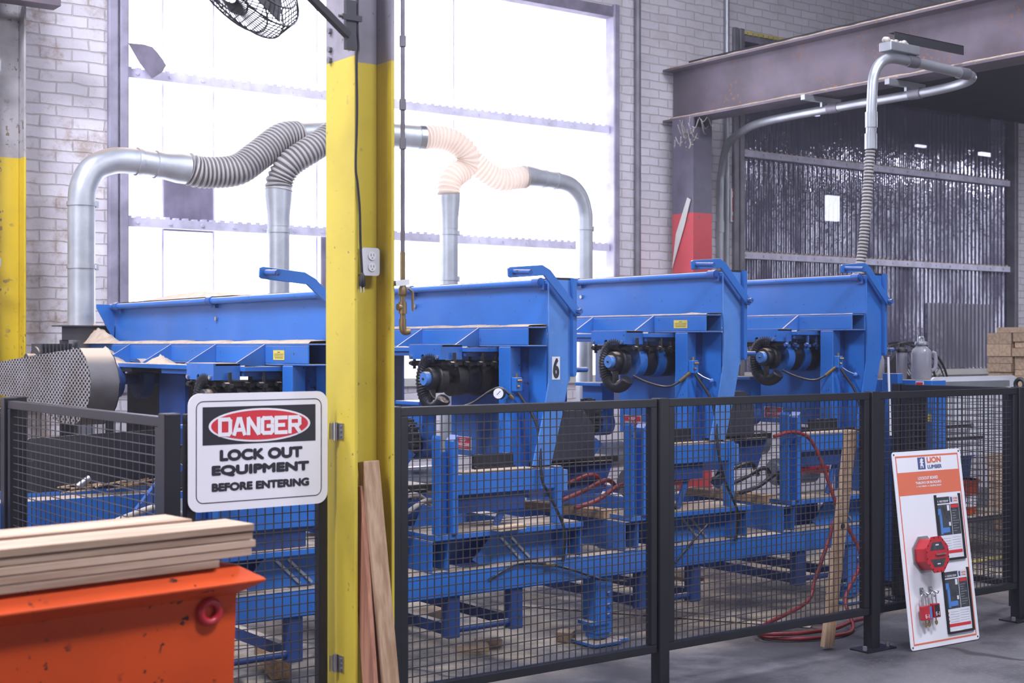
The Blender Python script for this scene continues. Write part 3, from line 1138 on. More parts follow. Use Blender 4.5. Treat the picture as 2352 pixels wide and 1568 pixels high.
def machine(i):
    X, Z = XM[i], ZM[i]
    t = T('saw_head', NAMES[i], 'sawmill machine', (X, YN, .65), 'blue resaw heads in a row')

    def P(u, y, z):
        return V((X + u, y, Z + z))

    def B(u0, u1, y0, y1, z0, z1, mb=None):
        return (mb or MB()).box(X + u0, X + u1, y0, y1, Z + z0, Z + z1)
    # hood
    hood = part('hood', B(0, .014, YN, YE, -.02, .235), BLUE, t, bevel=.003)
    k = MB()
    k.prism([(X - .01, Z + .02), (X - .115, Z + .215), (X - .115, Z + .235), (X + .0, Z + .235)], 'Y', YE - .012, YE)
    part('end_flare', k, BLUE, hood)
    k = MB().hexbolt(P(0, 6.72, .13), (-1, 0, 0), .012, .012)
    part('bolt', k, STEEL, hood)
    part('lid', B(.014, .150, YN + .01, YE, .236, .244), RUBBER if i else DARKG, t)
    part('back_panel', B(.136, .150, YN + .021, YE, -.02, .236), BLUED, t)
    rod = part('hinge_rod', MB().cyl(P(-.024, YN + .02, .222), P(-.024, YE + .02, .222), .017), BLUE, t, smooth=40)
    for y in (YN + .05, YN + 1.25, YE - .1):
        part('collar', MB().cyl(P(-.024, y - .028, .222), P(-.024, y + .028, .222), .024).bar(P(-.02, y - .02, .20), P(.004, y - .02, .20), .05, .03), BLUED, rod, smooth=40)
    # box beam with gussets and shelf
    yb = 8.8 if i == 0 else YE
    part('box_beam', hollow_beam(MB(), X - .125, X, YN, yb, Z - .10, Z), BLUE, t, bevel=.004)
    th = (.016, .013, .007, .005)[i]
    rg = random.Random(20 + i)
    k = MB()
    NY = 90
    prev = None
    for q in range(NY + 1):
        y = YN + (YE - .02 - YN) * q / NY
        hh = th * (.35 + .5 * rg.random() + .35 * abs(math.sin(q * .21 + i)))
        row = [k.bm.verts.new(P(u, y, z)) for u, z in ((-.124, .0005), (-.112, hh * .8), (-.06, hh), (-.004, hh * 1.1), (-.002, .0005))]
        if prev:
            for a in range(4):
                k.bm.faces.new([prev[a], prev[a + 1], row[a + 1], row[a]])
        prev = row
    d_ = part('dust_layer', k, SAW, t, smooth=180, label='tan layer of sawdust on the box beam')
    for y in (5.92, 6.46, 7.02, 7.60):
        part('gusset', MB().prism([(X - .1251, Z - .002), (X - .295, Z - .104), (X - .1251, Z - .104)], 'Y', y, y + .010), BLUE, t)
    sh = part('shelf', B(-.300, -.05, 5.77, YE, -.1265, -.1045), BLUE, t, bevel=.002)
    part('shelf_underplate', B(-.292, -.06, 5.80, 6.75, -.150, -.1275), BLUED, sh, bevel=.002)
    part('shelf_underplate', B(-.292, -.06, 7.15, YE - .1, -.150, -.1275), GREASE_SHADE, sh, bevel=.002)
    k = MB()
    prev = None
    for q in range(61):
        y = 5.78 + (YE - 5.80) * q / 60
        hh = .0025 + .0045 * rg.random()
        row = [k.bm.verts.new(P(u, y, z)) for u, z in ((-.2995, -.1043), (-.294, -.1043 + hh), (-.25 - .03 * rg.random(), -.1043 + hh * .6), (-.20, -.1040))]
        if prev:
            for a in range(3):
                k.bm.faces.new([prev[a], prev[a + 1], row[a + 1], row[a]])
        prev = row
    part('dust_edge', k, SAW, sh, smooth=180)
    part('dust_edge', B(-.429, -.31, 5.822, 6.113, -.0915, -.0885), SAW, sh)
    # motor bracket under the shelf
    mb = MB()
    mb.prism([(5.82, -.165), (5.82, -.090), (6.115, -.090), (6.115, -.165), (6.0, -.165), (6.0, -.145), (5.985, -.138), (5.97, -.145), (5.97, -.165)],
             'X', -.43, -.42)
    bmesh.ops.translate(mb.bm, verts=mb.bm.verts, vec=(X, 0, Z))
    B(-.42, -.30, 5.82, 5.83, -.165, -.092, mb)
    B(-.42, -.30, 6.105, 6.115, -.165, -.092, mb)
    B(-.42, -.30, 5.82, 6.115, -.100, -.092, mb)
    br = part('motor_bracket', mb, BLUE, t)
    k = MB()
    for y in (5.845, 6.09):
        k.hexbolt(P(-.43, y, -.152), (-1, 0, 0), .010, .012)
    part('bolts', k, STEEL, br)
    for u, y in ((-.40, 6.11), (-.36, 5.80), (-.24, 5.84), (-.20, 5.78), (-.10, 5.80)):
        k = MB()
        k.cyl(P(u, y, -.215), P(u, y, -.13), .009, seg=8)
        k.hexbolt(P(u, y, -.20), (0, 0, 1), .020, .016)
        k.hexbolt(P(u - .008, y - .004, -.185), (-1, -.4, 0), .011, .03)
        part('adjusting_bolt', k, GREASE_SHADE if i < 3 else BLUED, t)
    part('mount_plate', B(-.41, -.04, 5.84, 6.13, -.195, -.172), GREASE_SHADE, t, bevel=.003)
    # arbor
    az, ay = -.262, 5.93
    ar = part('arbor', MB().cyl(P(-.44, ay, az), P(0, ay, az), .022), GREASE_SHADE, t, smooth=40)

    def disc(name, u0, u1, r, mat, par=ar):
        return part(name, MB().lathe((X, ay, Z + az), ((r * .93, u0), (r, u0 + .006), (r, u1 - .006), (r * .93, u1)), 28, 'X'), mat, par, smooth=40)
    disc('hub_cap', -.462, -.425, .036, BLUEL)
    part('hub_bolt', MB().hexbolt(P(-.462, ay, az), (-1, 0, 0), .006, .006), GREASE_SHADE, ar)
    disc('pulley', -.435, -.39, .056, RUBBER)
    disc('pulley', -.395, -.345, .074, GREASE_SHADE if i == 1 else RUBBER)
    for u0 in (-.30, -.155):
        k = MB()
        k.prism([(ay + .092 * math.cos(a), Z + az + .092 * math.sin(a)) for a in [math.radians(160 + q * 11) for q in range(21)]]
                + [(ay + .07, Z - .19), (ay - .07, Z - .19)], 'X', X + u0, X + u0 + .055)
        part('bearing_block', k, BLUE if i in (2, 3) else GREASE_SHADE, t, smooth=30)
    disc('drum', -.24, -.16, .084, RUBBER)
    disc('drum', -.09, -.005, .086, GREASE_SHADE)
    # curved rubber guard
    gp = [P(-.40, ay - .01 + .115 * math.cos(math.radians(a)), az - .015 + .125 * math.sin(math.radians(a))) for a in range(114, -142, -4)]
    part('rubber_guard', MB().tube(gp, lambda q: .034 + .0025 * math.cos(q * math.pi), 12), RUBBER, t, smooth=60)
    part('wood_wiper', B(-.43, -.40, ay - .02, ay - .0, az - .12, az - .01), GREASE_SHADE, t)
    # frame plates
    part('back_plate', B(.0, .012, YN + .01, 6.36, -.69, -.10), BLUE, t)
    part('rear_plate', B(.05, .065, 6.95, 8.1, -.62, -.02), GREASE_SHADE if i == 0 else BLUE_SHADE, t)  # first head's plate, post and web darkened for the shade under the shelf
    part('rear_post', B(-.02, .10, 7.35, 7.47, -.9, -.10), BLUE if i else BLUE_SHADE, t, bevel=.004)
    part('under_web', B(-.22, -.20, 6.62, 6.95, -.62, -.13), BLUED if i else BLUE_SHADE, t)
    po = part('head_post', B(-.127, -.058, 5.645, 5.745, -.72, -.10), BLUE, t, bevel=.005)
    part('weld_plate', B(-.058, -.001, 5.655, 5.665, -.72, -.10), BLUED, po)
    vb = part('valve_block', B(-.118, -.075, 5.610, 5.644, -.325, -.255), BLUE, t, bevel=.003)
    part('valve_fittings', MB().cyl(P(-.105, 5.608, -.27), P(-.09, 5.59, -.27), .007).cyl(P(-.098, 5.627, -.255), P(-.098, 5.627, -.235), .006)
         .cyl(P(-.11, 5.606, -.30), P(-.10, 5.60, -.30), .007), BRASS, vb, smooth=40)
    if i >= 2:
        a = P(-.08, 5.61, -.325)
        lv = part('valve_lever', MB().tube([a, a + V((.02, -.02, -.02)), a + V((.055, -.05, -.04))], .0035, 8), STEEL, vb, smooth=40)
        part('knob', MB().ball(a + V((.058, -.052, -.043)), .013), BLUEL, lv, smooth=60)
    # cheek plate
    lean = 0 if i else .01
    ck = [(0, .236), (.135, .236), (.135, -.27), (.122, -.283), (.085, -.44), (.012 + lean, -.69), (-.100, -.69), (-.032, -.44), (0, -.283)]
    chk = part('cheek_plate', MB().prism([(X + a, Z + b) for a, b in ck], 'Y', YN - .012, YN - .001), BLUEL if i in (1, 2) else BLUE, t)
    fl = [(.136, .245), (.160, .245), (.160, -.225), (.156, -.245), (.148, -.252), (.140, -.250), (.136, -.235)]
    part('edge_strip', MB().prism([(X + a, Z + b) for a, b in fl], 'Y', YN - .035, YN + .02), BLUE, chk)
    part('top_trim', B(.03, .160, YN - .012, YN + .05, .2365, .248), RUBBER, t)
    hb = part('grab_handle', MB().cyl(P(.150, YN - .01, -.217), P(.245, YN - .01, -.217), .013), BLUED, t, smooth=40)
    # lever arm on top
    if i == 0:
        ctr = [(-.375, .305), (-.15, .285), (.04, .12)]
    else:
        ctr = [(-.272, .262), (-.055, .280), (.152, .072)]
    hw = .026
    (a0, b0), (a1, b1), (a2, b2) = ctr
    d1, d2 = V((a1 - a0, b1 - b0)).normalized(), V((a2 - a1, b2 - b1)).normalized()
    n1, n2 = V((-d1.y, d1.x)), V((-d2.y, d2.x))
    nm = (n1 + n2).normalized()
    nm = nm / nm.dot(n1)
    up_, dn = V((a1, b1)) + nm * hw * 1.0, V((a1, b1)) - nm * hw
    poly = [V((a0, b0)) + n1 * hw * .75 - d1 * .012, V((a0, b0)) + n1 * hw, up_ - d1 * .03, up_ + d2 * .03 - nm * .004, V((a2, b2)) + n2 * hw * .8, V((a2, b2)) + n2 * .3 * hw + d2 * .02,
            V((a2, b2)) - n2 * .3 * hw + d2 * .02, V((a2, b2)) - n2 * hw * .8, dn, V((a0, b0)) - n1 * hw, V((a0, b0)) - n1 * hw * .75 - d1 * .012]
    arm = part('lever_arm', MB().prism([(X + p.x, Z + p.y) for p in poly], 'Y', YN - .056, YN - .044), BLUE, t, bevel=.002)
    if i == 0:
        part('lever_grip', MB().cyl(P(a0 + .02, YN - .05, b0), P(a0 + .02, YN - .16, b0 - .005), .014), BLUED, arm, smooth=40)
    else:
        part('lever_grip', MB().cyl(P(a0 + .022, YN - .05, b0 + .003), P(a0 + .025, YN - .185, b0 - .004), .012), BLUED, arm, smooth=40)
    part('pivot_bolt', MB().cyl(P(a2 - .004, YN - .075, b2 + .006), P(a2 - .004, YN - .02, b2 + .006), .012).hexbolt(P(a2 - .004, YN - .073, b2 + .006), (0, -1, 0), .015, .010), BLUED, arm, smooth=40)
    # hydraulic / air hose
    if i == 1:
        hp = [P(-.43, ay - .01, az - .06), P(-.42, ay - .04, az - .10), P(-.36, ay - .10, az - .145), P(-.28, ay - .16, az - .125), P(-.21, ay - .22, az - .065),
              P(-.17, ay - .26, az - .045), P(-.14, ay - .29, az - .075), P(-.118, ay - .30, az - .10)]
    else:
        hp = [P(-.33, ay - .06, az - .08), P(-.28, ay - .12, az - .115), P(-.20, ay - .18, az - .14), P(-.15, ay - .23, az - .12), P(-.118, ay - .30, az - .06)]
    hs = part('air_line', MB().tube(spl(hp, 6), .0062, 8), GREASE_SHADE, t, smooth=60)
    part('hose_fitting', MB().cyl(hp[-1], hp[-1].lerp(hp[-2], .8), .010), BRASS, hs, smooth=40)
    if i == 1:
        c = hp[5] + V((-.01, -.012, -.028))
        fd = V((-.80, -.6, .05)).normalized()
        gz = part('pressure_gauge', MB().cyl(c, c + fd * .026, .030, seg=24), RUBBER, hs, smooth=40)
        part('dial', MB().cyl(c + fd * .0262, c + fd * .0285, .026, seg=24), PAPER, gz, smooth=40)
        rt = fd.cross(V((0, 0, 1))).normalized()
        part('needle', MB().bar(c + fd * .0288 - rt * .010 + V((0, 0, .012)), c + fd * .0288 + rt * .008 - V((0, 0, .008)), .002, .001, fd), INK, gz)
    if i == 3:
        part('suction_box', B(.151, .44, 5.80, 6.02, -.30, .06), BLUED, t)
    # labels
    if i in (0, 2):
        yl = 5.78 if i == 0 else 5.70
        lb = part('yellow_label', B(-.1265, -.1252, yl - .055, yl + .055, -.075, -.030), YELP, t)
        k = MB()
        for q, (a, b) in enumerate(((-.014, .014), (-.045, .045), (-.045, .045), (-.04, .04))):
            for s_ in range(9 if q else 4):
                f0 = a + (b - a) * s_ / (9 if q else 4)
                B(-.1272, -.1266, yl + f0, yl + f0 + .006, -.041 - q * .0085, -.038 - q * .0085, k)
        part('print_lines', k, INK, lb)
    sg = part('hands_clear_label', B(-.0025, -.0005, 6.165, 6.325, -.660, -.588), PAPER, t)
    part('red_field', B(-.0032, -.0026, 6.170, 6.320, -.656, -.592), SRED, sg)
    k = MB()
    k.text('KEEP', .045, .040, .060, .017, 0, .05)
    k.text('HANDS CLEAR', .012, .017, .126, .017, 0, .05)
    k.text('while machine is moving', .012, .006, .126, .007, 0, .02)
    bm = k.bm
    # text faces -Y: turn it to face -X and put it on the plate
    bmesh.ops.transform(bm, matrix=Matrix.Translation(P(-.0036, 6.320, -.656)) @ Matrix.Rotation(-math.pi / 2, 4, 'Z'), verts=bm.verts)
    part('lettering', k, WHITE, sg)
    if i == 1:
        c0 = V((X + .018, YN - .0135, Z - .265))
        six = part('number_plate', MB().box(c0.x, c0.x + .050, c0.y, c0.y + .001, c0.z, c0.z + .115), PAPER, t)
        part('numeral', MB().text('6', c0.x + .005, c0.z + .006, .040, .103, c0.y - .0006, .05), INK, six)
    # ---------------- lower works
    ux = [-.68, -.68, -.70, -.735][i] + X
    zt = .65
    up = MB()
    up.prism([(ux, zt), (ux + .006, zt), (ux + .006, 1.10 + .02 * i), (ux, 1.085 + .02 * i)], 'Y', 5.45, 5.52)
    up.box(ux + .006, ux + .075, 5.505, 5.515, zt, 1.02 + .02 * i)
    up.prism([(ux + .075, zt), (ux + .105, zt), (ux + .105, 1.10 + .02 * i), (ux + .075, 1.07 + .02 * i)], 'Y', 5.45, 5.52)
    part('front_upright', up, BLUE, t, bevel=.002)
    hollow = B(ux - X + .107, .10, 5.50, 5.58, -.81, -.71)
    part('table_beam', hollow, BLUE, t, bevel=.003)
    part('apron', B(ux - X + .107, -.12, 5.53, 5.545, -.90, -.811), BLUE_SHADE, t)
    part('right_upright', MB().box(X + .045, X + .085, 5.49, 5.54, zt, Z - .70), BLUE, t, bevel=.003)
    part('right_bracket', B(.086, .12, 5.49, 5.56, -.83, -.72), BLUEL, t)
    part('rubber_slats', B(-.38, -.14, 5.60, 5.62, -.70, -.63).box(X - .38, X - .14, 5.58, 5.60, Z - .705, Z - .69), RUBBER, t)
    part('dust_strip', B(-.52, -.08, 5.50, 5.58, -.709, -.700), SAW, t)
    # chain gearbox at the left of the plate
    gb = part('chain_wheel', MB().lathe((X - .42, 6.15, Z - .58), ((.085, -.02), (.095, -.01), (.095, .01), (.085, .02)), 26, 'X'), RUBBER, t, smooth=40)
    k = MB()
    for q in range(20):
        a = q * math.tau / 20
        k.box(X - .45, X - .40, 6.15 + .10 * math.cos(a) - .007, 6.15 + .10 * math.cos(a) + .007, Z - .58 + .10 * math.sin(a) - .007, Z - .58 + .10 * math.sin(a) + .007)
    part('chain', k, GREASE_SHADE, gb)
    part('drive_bracket', B(-.36, -.27, 6.10, 6.28, -.58, -.40).box(X - .40, X - .24, 6.07, 6.30, Z - .405, Z - .385), BLUE, t, bevel=.004)
    part('drive_housing', MB().cyl(P(-.36, 6.16, -.62), P(-.27, 6.16, -.62), .07).cyl(P(-.38, 6.16, -.62), P(-.36, 6.16, -.62), .04), BLUED, t, smooth=40)
    part('feed_roller', MB().cyl(P(-.45, 6.30, -.82), P(-.05, 6.30, -.82), .08), CONDUIT, t, smooth=40)
    # dark guard and chute right of the head
    if i < 3:
        gd = MB().prism([(X + u, Z + z) for u, z in ((.30, -.44), (.44, -.44), (.515, -.53), (.515, -.70), (.225, -.70), (.24, -.55))], 'Y', 5.75, 5.76)
        part('blade_guard', gd, DARKG, t)
    cl_ = .44 if i == 3 else .76
    k = MB()
    k.prism([(X + .155, Z - .72), (X + cl_, Z - .705), (X + cl_ - .04, Z - .78), (X + cl_ - .10, Z - .905), (X + .155, Z - .90)], 'Y', 5.86, 6.20)
    part('chip_chute', k, BLUE_SHADE, t)
    part('chute_lip', MB().box(X + .155, X + cl_ + .01, 5.845, 5.86, Z - .735, Z - .70).box(X + .16, X + cl_ - .05, 5.82, 5.845, Z - .732, Z - .724), GREASE_SHADE, t)
    # clutter below the table
    part('brake_cylinder', MB().cyl((X - .42, 5.72, .80), (X - .16, 5.66, .79), .024).bar((X - .26, 5.62, .83), (X - .46, 5.72, .85), .05, .02), REDP, t, smooth=40)
    part('electric_motor', MB().cyl((X - .30, 5.95, .76), (X + .02, 5.95, .76), .085).cyl((X - .33, 5.95, .76), (X - .30, 5.95, .76), .06), GREASE_SHADE if i < 2 else CONDUIT, t, smooth=40)
    part('cloth_wrap', MB().ball((X - .43, 5.75, .745), .06, 9), GREASE_SHADE, t, smooth=60)
    part('diagonal_brace', MB().bar((X - .17, 5.56, Z - .80), (X - .28, 5.56, .66), .035, .012, (0, 1, 0)), BLUED, t)
    part('diagonal_brace', MB().bar((X - .78, 6.0, .70), (X - .56, 5.9, 1.02), .06, .03, (0, 1, 0)), BLUED, t)
    k = MB()
    for q in range(3):
        y = 5.62 + q * .11
        k.tube(spl([(X - .95, y, .70 + .03 * q), (X - .80, y, .73 + .04 * q), (X - .66, y - .02, .80 + .02 * q), (X - .52, y + .05, .76)], 6), .013, 8)
    part('cables', k, [COBWEB, COBWEB, REDH, RUBBER][i], t, smooth=60)
    k = MB()
    k.tube(spl([(X - .11, 5.60, Z - .33), (X - .05, 5.52, Z - .5), (X - .06, 5.47, Z - .75), (X - .02, 5.46, .80), (X + .06, 5.44, .62), (X + .07, 5.465, .46)], 6), .008, 8)
    part('hanging_hose', k, RUBBER, t, smooth=60)
    return t


for i in range(4):
    machine(i)

# ------------------------------------------------------------------ base frame carrying the heads
t = T('base_frame', 'long blue steel base frame under all four saw heads, on jack legs', 'machine frame', (4.2, 6, .35))
BX0, BX1 = 2.05, 6.75
k = MB()
for y0, y1 in ((YN - .02, YN + .06), (7.3, 7.38)):
    xs_ = BX0 if y0 < 6 else 3.0
    k.box(xs_, BX1, y0, y0 + .008, .35, .468)
    k.box(xs_, BX1, y0, y1, .460, .468)
    k.box(xs_, BX1, y0, y1, .350, .358)
part('channel_rails', k, BLUE, t, bevel=.003)
for q in range(-1, 4):
    for x in (3.64 + q * 1.2, 4.45 + q * 1.2):
        if BX0 < x < BX1 - .1:
            part('cross_tube', hollow_beam(MB(), x - .048, x + .048, YN - .02, 7.4 if x > 3 else 6.65, .470, .622, .006), BLUE, t, bevel=.003)
for q in range(-1, 3):
    x0, x1 = 3.60 + q * 1.225, 4.50 + q * 1.225
    if x0 > BX0 - .2:
        part('foot_plate', MB().box(max(x0, BX0), min(x1, BX1 + .05), YN - .035, YN + .30, .624, .650), BLUE, t, bevel=.003)
    k = MB()
    k.prism([(x0 + .40, .622), (x0 + .80, .622), (x0 + .80, .475), (x0 + .32, .475), (x0 + .28, .50)], 'Y', YN + .055, YN + .067)
    gs = part('gusset_plate', k, BLUE, t)
    k = MB()
    k.bar((x0 + .44, YN + .05, .60), (x0 + .56, YN + .05, .485), .012, .010, (0, 1, 0)).bar((x0 + .50, YN + .05, .60), (x0 + .62, YN + .05, .485), .012, .010, (0, 1, 0))
    part('white_stripes', k, CONDUIT, gs)
    part('filler_plate', MB().box(x0 + .14, x0 + .44, YN + .16, YN + .18, .47, .60).box(x0 + .14, x0 + .44, YN + .16, YN + .30, .60, .608), BLUED, t)
# drop cradles
for q in range(-1, 3):
    for x in (3.725 + q * 1.215, 4.10 + q * 1.215):
        part('cradle_leg', MB().box(x - .035, x + .035, YN - .01, YN + .05, .15, .35), BLUE_SHADE, t, bevel=.004)
        part('cradle_rail', MB().box(x - .02, x + .02, YN + .05, 7.3, .16, .215), BLUE_SHADE, t)
    x = 3.725 + q * 1.215
    part('cradle_bar', MB().cyl((x, YN + .02, .185), (x + .375, YN + .02, .185), .017), BLUE_SHADE, t, smooth=40)
for x in (4.66, 6.62, 2.2):
    lg = part('jack_leg', MB().box(x - .055, x - .045, YN - .01, YN + .10, .06, .35).box(x - .045, x + .055, YN - .01, YN, .06, .35).box(x - .045, x + .045, YN + .002, YN + .09, .03, .20), BLUE, t, bevel=.003)
    part('jack_foot', MB().box(x - .11, x + .075, YN - .06, YN + .13, .004, .022).box(x + .08, x + .15, YN - .03, YN + .06, .004, .022).box(x - .09, x + .03, YN - .02, YN + .1, .105, .125), BLUE, lg, bevel=.004)
    k = MB()
    for z in (.15, .20, .26):
        k.hexbolt((x + .03, YN - .01, z), (0, -1, 0), .013, .012)
    part('leg_bolts', k, BLUED, lg)
for x in (3.35, 5.75):
    part('rear_leg', MB().box(x - .04, x + .04, 7.3, 7.38, .004, .35), BLUED, t)
# black air line lying along the front rail
t = T('air_line', 'thin black air line looping along the front of the blue base rail', 'hose', (4.4, 5.46, .45))
part('line', MB().tube(spl([onY(1122, 1332, 5.475), onY(1180, 1298, 5.462), onY(1215, 1293, 5.462), onY(1262, 1296, 5.462), onY(1320, 1310, 5.462), onY(1380, 1330, 5.462), onY(1440, 1336, 5.47)], 6), .006, 8), RUBBER, t, smooth=60)
part('line', MB().tube(spl([onY(1551, 1292, 5.465), onY(1585, 1250, 5.462), onY(1625, 1205, 5.47)], 6), .006, 8), RUBBER, t, smooth=60)
part('tee_fitting', MB().cyl(onY(1252, 1296, 5.458), onY(1272, 1297, 5.458), .011), BRASS, t, smooth=40)

# offcuts lying on the frame
def offcut(c, dx, dy, dz, rot, mat, label):
    m = MB().box(-dx / 2, dx / 2, -dy / 2, dy / 2, 0, dz)
    o = single('wood_offcut', m, mat, label, 'wood offcut', 'wood offcuts lying about', bevel=.002)
    o.location = c
    o.rotation_euler = (0, 0, rot)
    OFF[o.name] = V(c)
    return o


offcut(onZ(1170, 1216, .652), .17, .06, .022, .1, WX, 'brown wood offcut on the plate right of the leaning boards')
offcut((4.80, 5.95, .624), .10, .62, .045, .1, WY, 'dark wood offcut on the tube under the second saw head')
offcut((6.02, 5.95, .624), .10, .62, .045, .12, WY, 'pale thick offcut lying on the tube near the red hose')
offcut((5.20, 5.62, .652), .16, .07, .025, 0, WX, 'small offcut on the foot plate right of the middle fence post')
offcut((2.46, 5.58, .652), .14, .10, .03, .3, WX, 'small wood block on the blue plate behind the gate')
offcut(onZ(1085, 1492, .002), .16, .09, .03, -.5, WX, 'flat wood block on the floor behind the first fence panel')
offcut(onZ(1122, 1482, .002), .13, .08, .035, -.4, WX, 'second wood block touching the flat one on the floor')
offcut(onZ(1300, 1470, .002), .10, .08, .05, .6, WX, 'short square block on the floor left of the jack foot')
offcut((3.05, 6.05, .002), .09, .5, .09, -.3, WY, 'thick timber end lying in the cradle behind the first panel')
offcut((4.3, 6.6, .002), .35, .12, .05, .4, WX, 'pale board end on the floor deep under the frame')
offcut((5.45, 6.0, .218), .10, .7, .02, .1, WY, 'white painted strip lying across the cradle behind the second panel')
offcut((2.55, 5.40, .002), .03, .55, .02, -1.2, WX, 'thin pale lath on the floor behind the gate')

# ------------------------------------------------------------------ sawdust heaps
def heap(label, c, rx, ry, h, n=14):
    mb = MB()
    rng = random.Random(hash(label) % 1000 if False else len(label) * 7)
    rows = []
    for j in range(n + 1):
        row = []
        for i in range(n + 1):
            a, b = i / n * 2 - 1, j / n * 2 - 1
            f = max(0, 1 - math.sqrt(a * a + b * b)) ** .9
            row.append(mb.bm.verts.new((c[0] + a * rx, c[1] + b * ry, c[2] + h * f * (1 + .25 * (rng.random() - .5)))))
        rows.append(row)
    for j in range(n):
        for i in range(n):
            mb.bm.faces.new([rows[j][i], rows[j][i + 1], rows[j + 1][i + 1], rows[j + 1][i]])
    o = single('sawdust_heap', mb, SAW, label, 'sawdust', 'sawdust heaps', loc=c, smooth=180)
    o['kind'] = 'stuff'
    return o


heap('tall sawdust heap at the far end of the left box beam', (2.99, 8.30, 1.553), .085, .42, .12)
heap('sawdust heap between the gussets above the belt guard', (2.86, 7.75, 1.449), .085, .22, .085)
heap('small sawdust heap on the left shelf beside a gusset', (2.86, 6.95, 1.449), .07, .12, .045)
heap('long low sawdust heap on top of the left hood', (3.22, 7.3, 1.797), .16, .80, .05)
heap('little sawdust heap on the box beam right of the yellow column', (4.235, 6.35, 1.638), .055, .30, .014)
k = heap('low sawdust heap on top of the middle box beam near its end', (5.46, 5.68, 1.715), .055, .16, .012)

# ------------------------------------------------------------------ belt guard at the far end of the first head
GX = 2.40
t = T('belt_guard', 'expanded metal belt guard, teardrop shaped, at the left end of the saw line', 'guard', (GX, 7.1, 1.3))
oc = [onX(px, py, GX) for px, py in ((-45, 862), (-36, 843), (0, 830), (100, 812), (182, 799), (196, 822), (204, 850), (208, 880), (206, 910), (200, 935), (190, 957), (172, 976), (140, 972), (100, 950), (60, 926), (0, 906), (-36, 885))]
prof = [(p.y, p.z) for p in oc]
part('mesh_face', MB().prism(prof, 'X', GX, GX + .004), PERF, t)
k = MB()
A = [k.bm.verts.new((GX, a, b)) for a, b in prof]
B_ = [k.bm.verts.new((GX + .145, a, b)) for a, b in prof]
for q in range(len(prof)):
    k.bm.faces.new([A[q], B_[q], B_[(q + 1) % len(prof)], A[(q + 1) % len(prof)]])
part('rim_band', k, pmat('dusty_grey_rim', (.13, .125, .13), .6, .2, .3, 5, None, .9, .1), t, smooth=50)
part('back_sheet', MB().prism(prof, 'X', GX + .145, GX + .150), RUBBER, t)
part('large_pulley', MB().cyl((GX + .05, 7.38, 1.36), (GX + .11, 7.38, 1.36), .12, seg=28), GREASE_SHADE, t, smooth=40)
part('shaft', MB().cyl((GX + .11, 7.38, 1.36), (3.07, 7.38, 1.36), .03).cyl((GX + .3, 7.38, 1.36), (GX + .4, 7.38, 1.36), .10).cyl((GX + .5, 7.38, 1.36), (GX + .56, 7.38, 1.36), .11), BLUE_SHADE, t, smooth=40)
t = T('drive_motor', 'dark finned motor peeping out above the belt guard at the left', 'motor', (2.85, 8.3, 1.4))
part('motor_body', MB().cyl((2.62, 8.25, 1.44), (2.84, 8.25, 1.44), .095).cyl((2.57, 8.25, 1.44), (2.62, 8.25, 1.44), .055), DARKG, t, smooth=40)
k = MB()
for q in range(9):
    k.box(2.63 + q * .022, 2.638 + q * .022, 8.16, 8.34, 1.42, 1.552)
part('cooling_fins', k, DARKG, t)
part('motor_foot', MB().box(2.6, 2.9, 8.18, 8.32, 1.30, 1.35).box(2.78, 2.84, 8.22, 8.28, .0, 1.30), DARKG, t)

# ------------------------------------------------------------------ infeed conveyor at the left
t = T('infeed_conveyor', 'blue infeed trough with a tall dark side guard behind the left fence panel', 'conveyor', (2.0, 6.9, 0))
part('trough', MB().box(.9, 2.92, 6.72, 6.735, .42, .80).box(.9, 2.92, 6.735, 7.25, .42, .44).box(.9, 2.92, 7.25, 7.265, .42, .80), BLUE, t, bevel=.003)
part('bed', MB().box(.9, 2.92, 6.74, 7.24, .74, .76), SAW, t)
part('side_guard', MB().prism([(2.10, .83), (2.10, 1.06), (2.135, 1.095), (2.88, 1.115), (2.88, .83)], 'Y', 6.80, 6.81), DARKG, t)
part('end_roller', MB().cyl((2.36, 6.77, .85), (2.42, 6.77, .89), .016), CONDUIT, t, smooth=40)
for x in (1.0, 2.75):
    part('leg', MB().box(x, x + .08, 6.75, 6.83, 0, .42), BLUED, t)
    part('leg', MB().box(x, x + .08, 7.17, 7.25, 0, .42), BLUED, t)
k = MB()
rng = random.Random(3)
for q in range(26):
    x, y = 2.25 + rng.random() * .5, 6.735 + rng.random() * .05
    a = rng.random() * .5 - .25
    k.bar((x, y, .815 + rng.random() * .05), (x + .16 * math.cos(a), y + .03, .82 + rng.random() * .05), .012, .006)
o = single('wood_splinters', k, WX, 'tangle of pale wood splinters on the edge of the blue infeed trough', 'splinters', loc=(2.5, 6.76, .82))
o['kind'] = 'stuff'
t = T('dark_cabinet', 'dark machine cabinet at the far left edge behind the fence', 'cabinet', (1.75, 7.9, 0))
part('body', MB().box(1.45, 2.28, 7.75, 8.5, 0, 1.18), RUBBER, t, bevel=.01)
part('door', MB().box(1.5, 2.22, 7.735, 7.75, .1, 1.1), DARKG, t)
part('dusty_top', MB().box(1.43, 2.30, 7.73, 8.52, 1.18, 1.20), GREASE_SHADE, t)

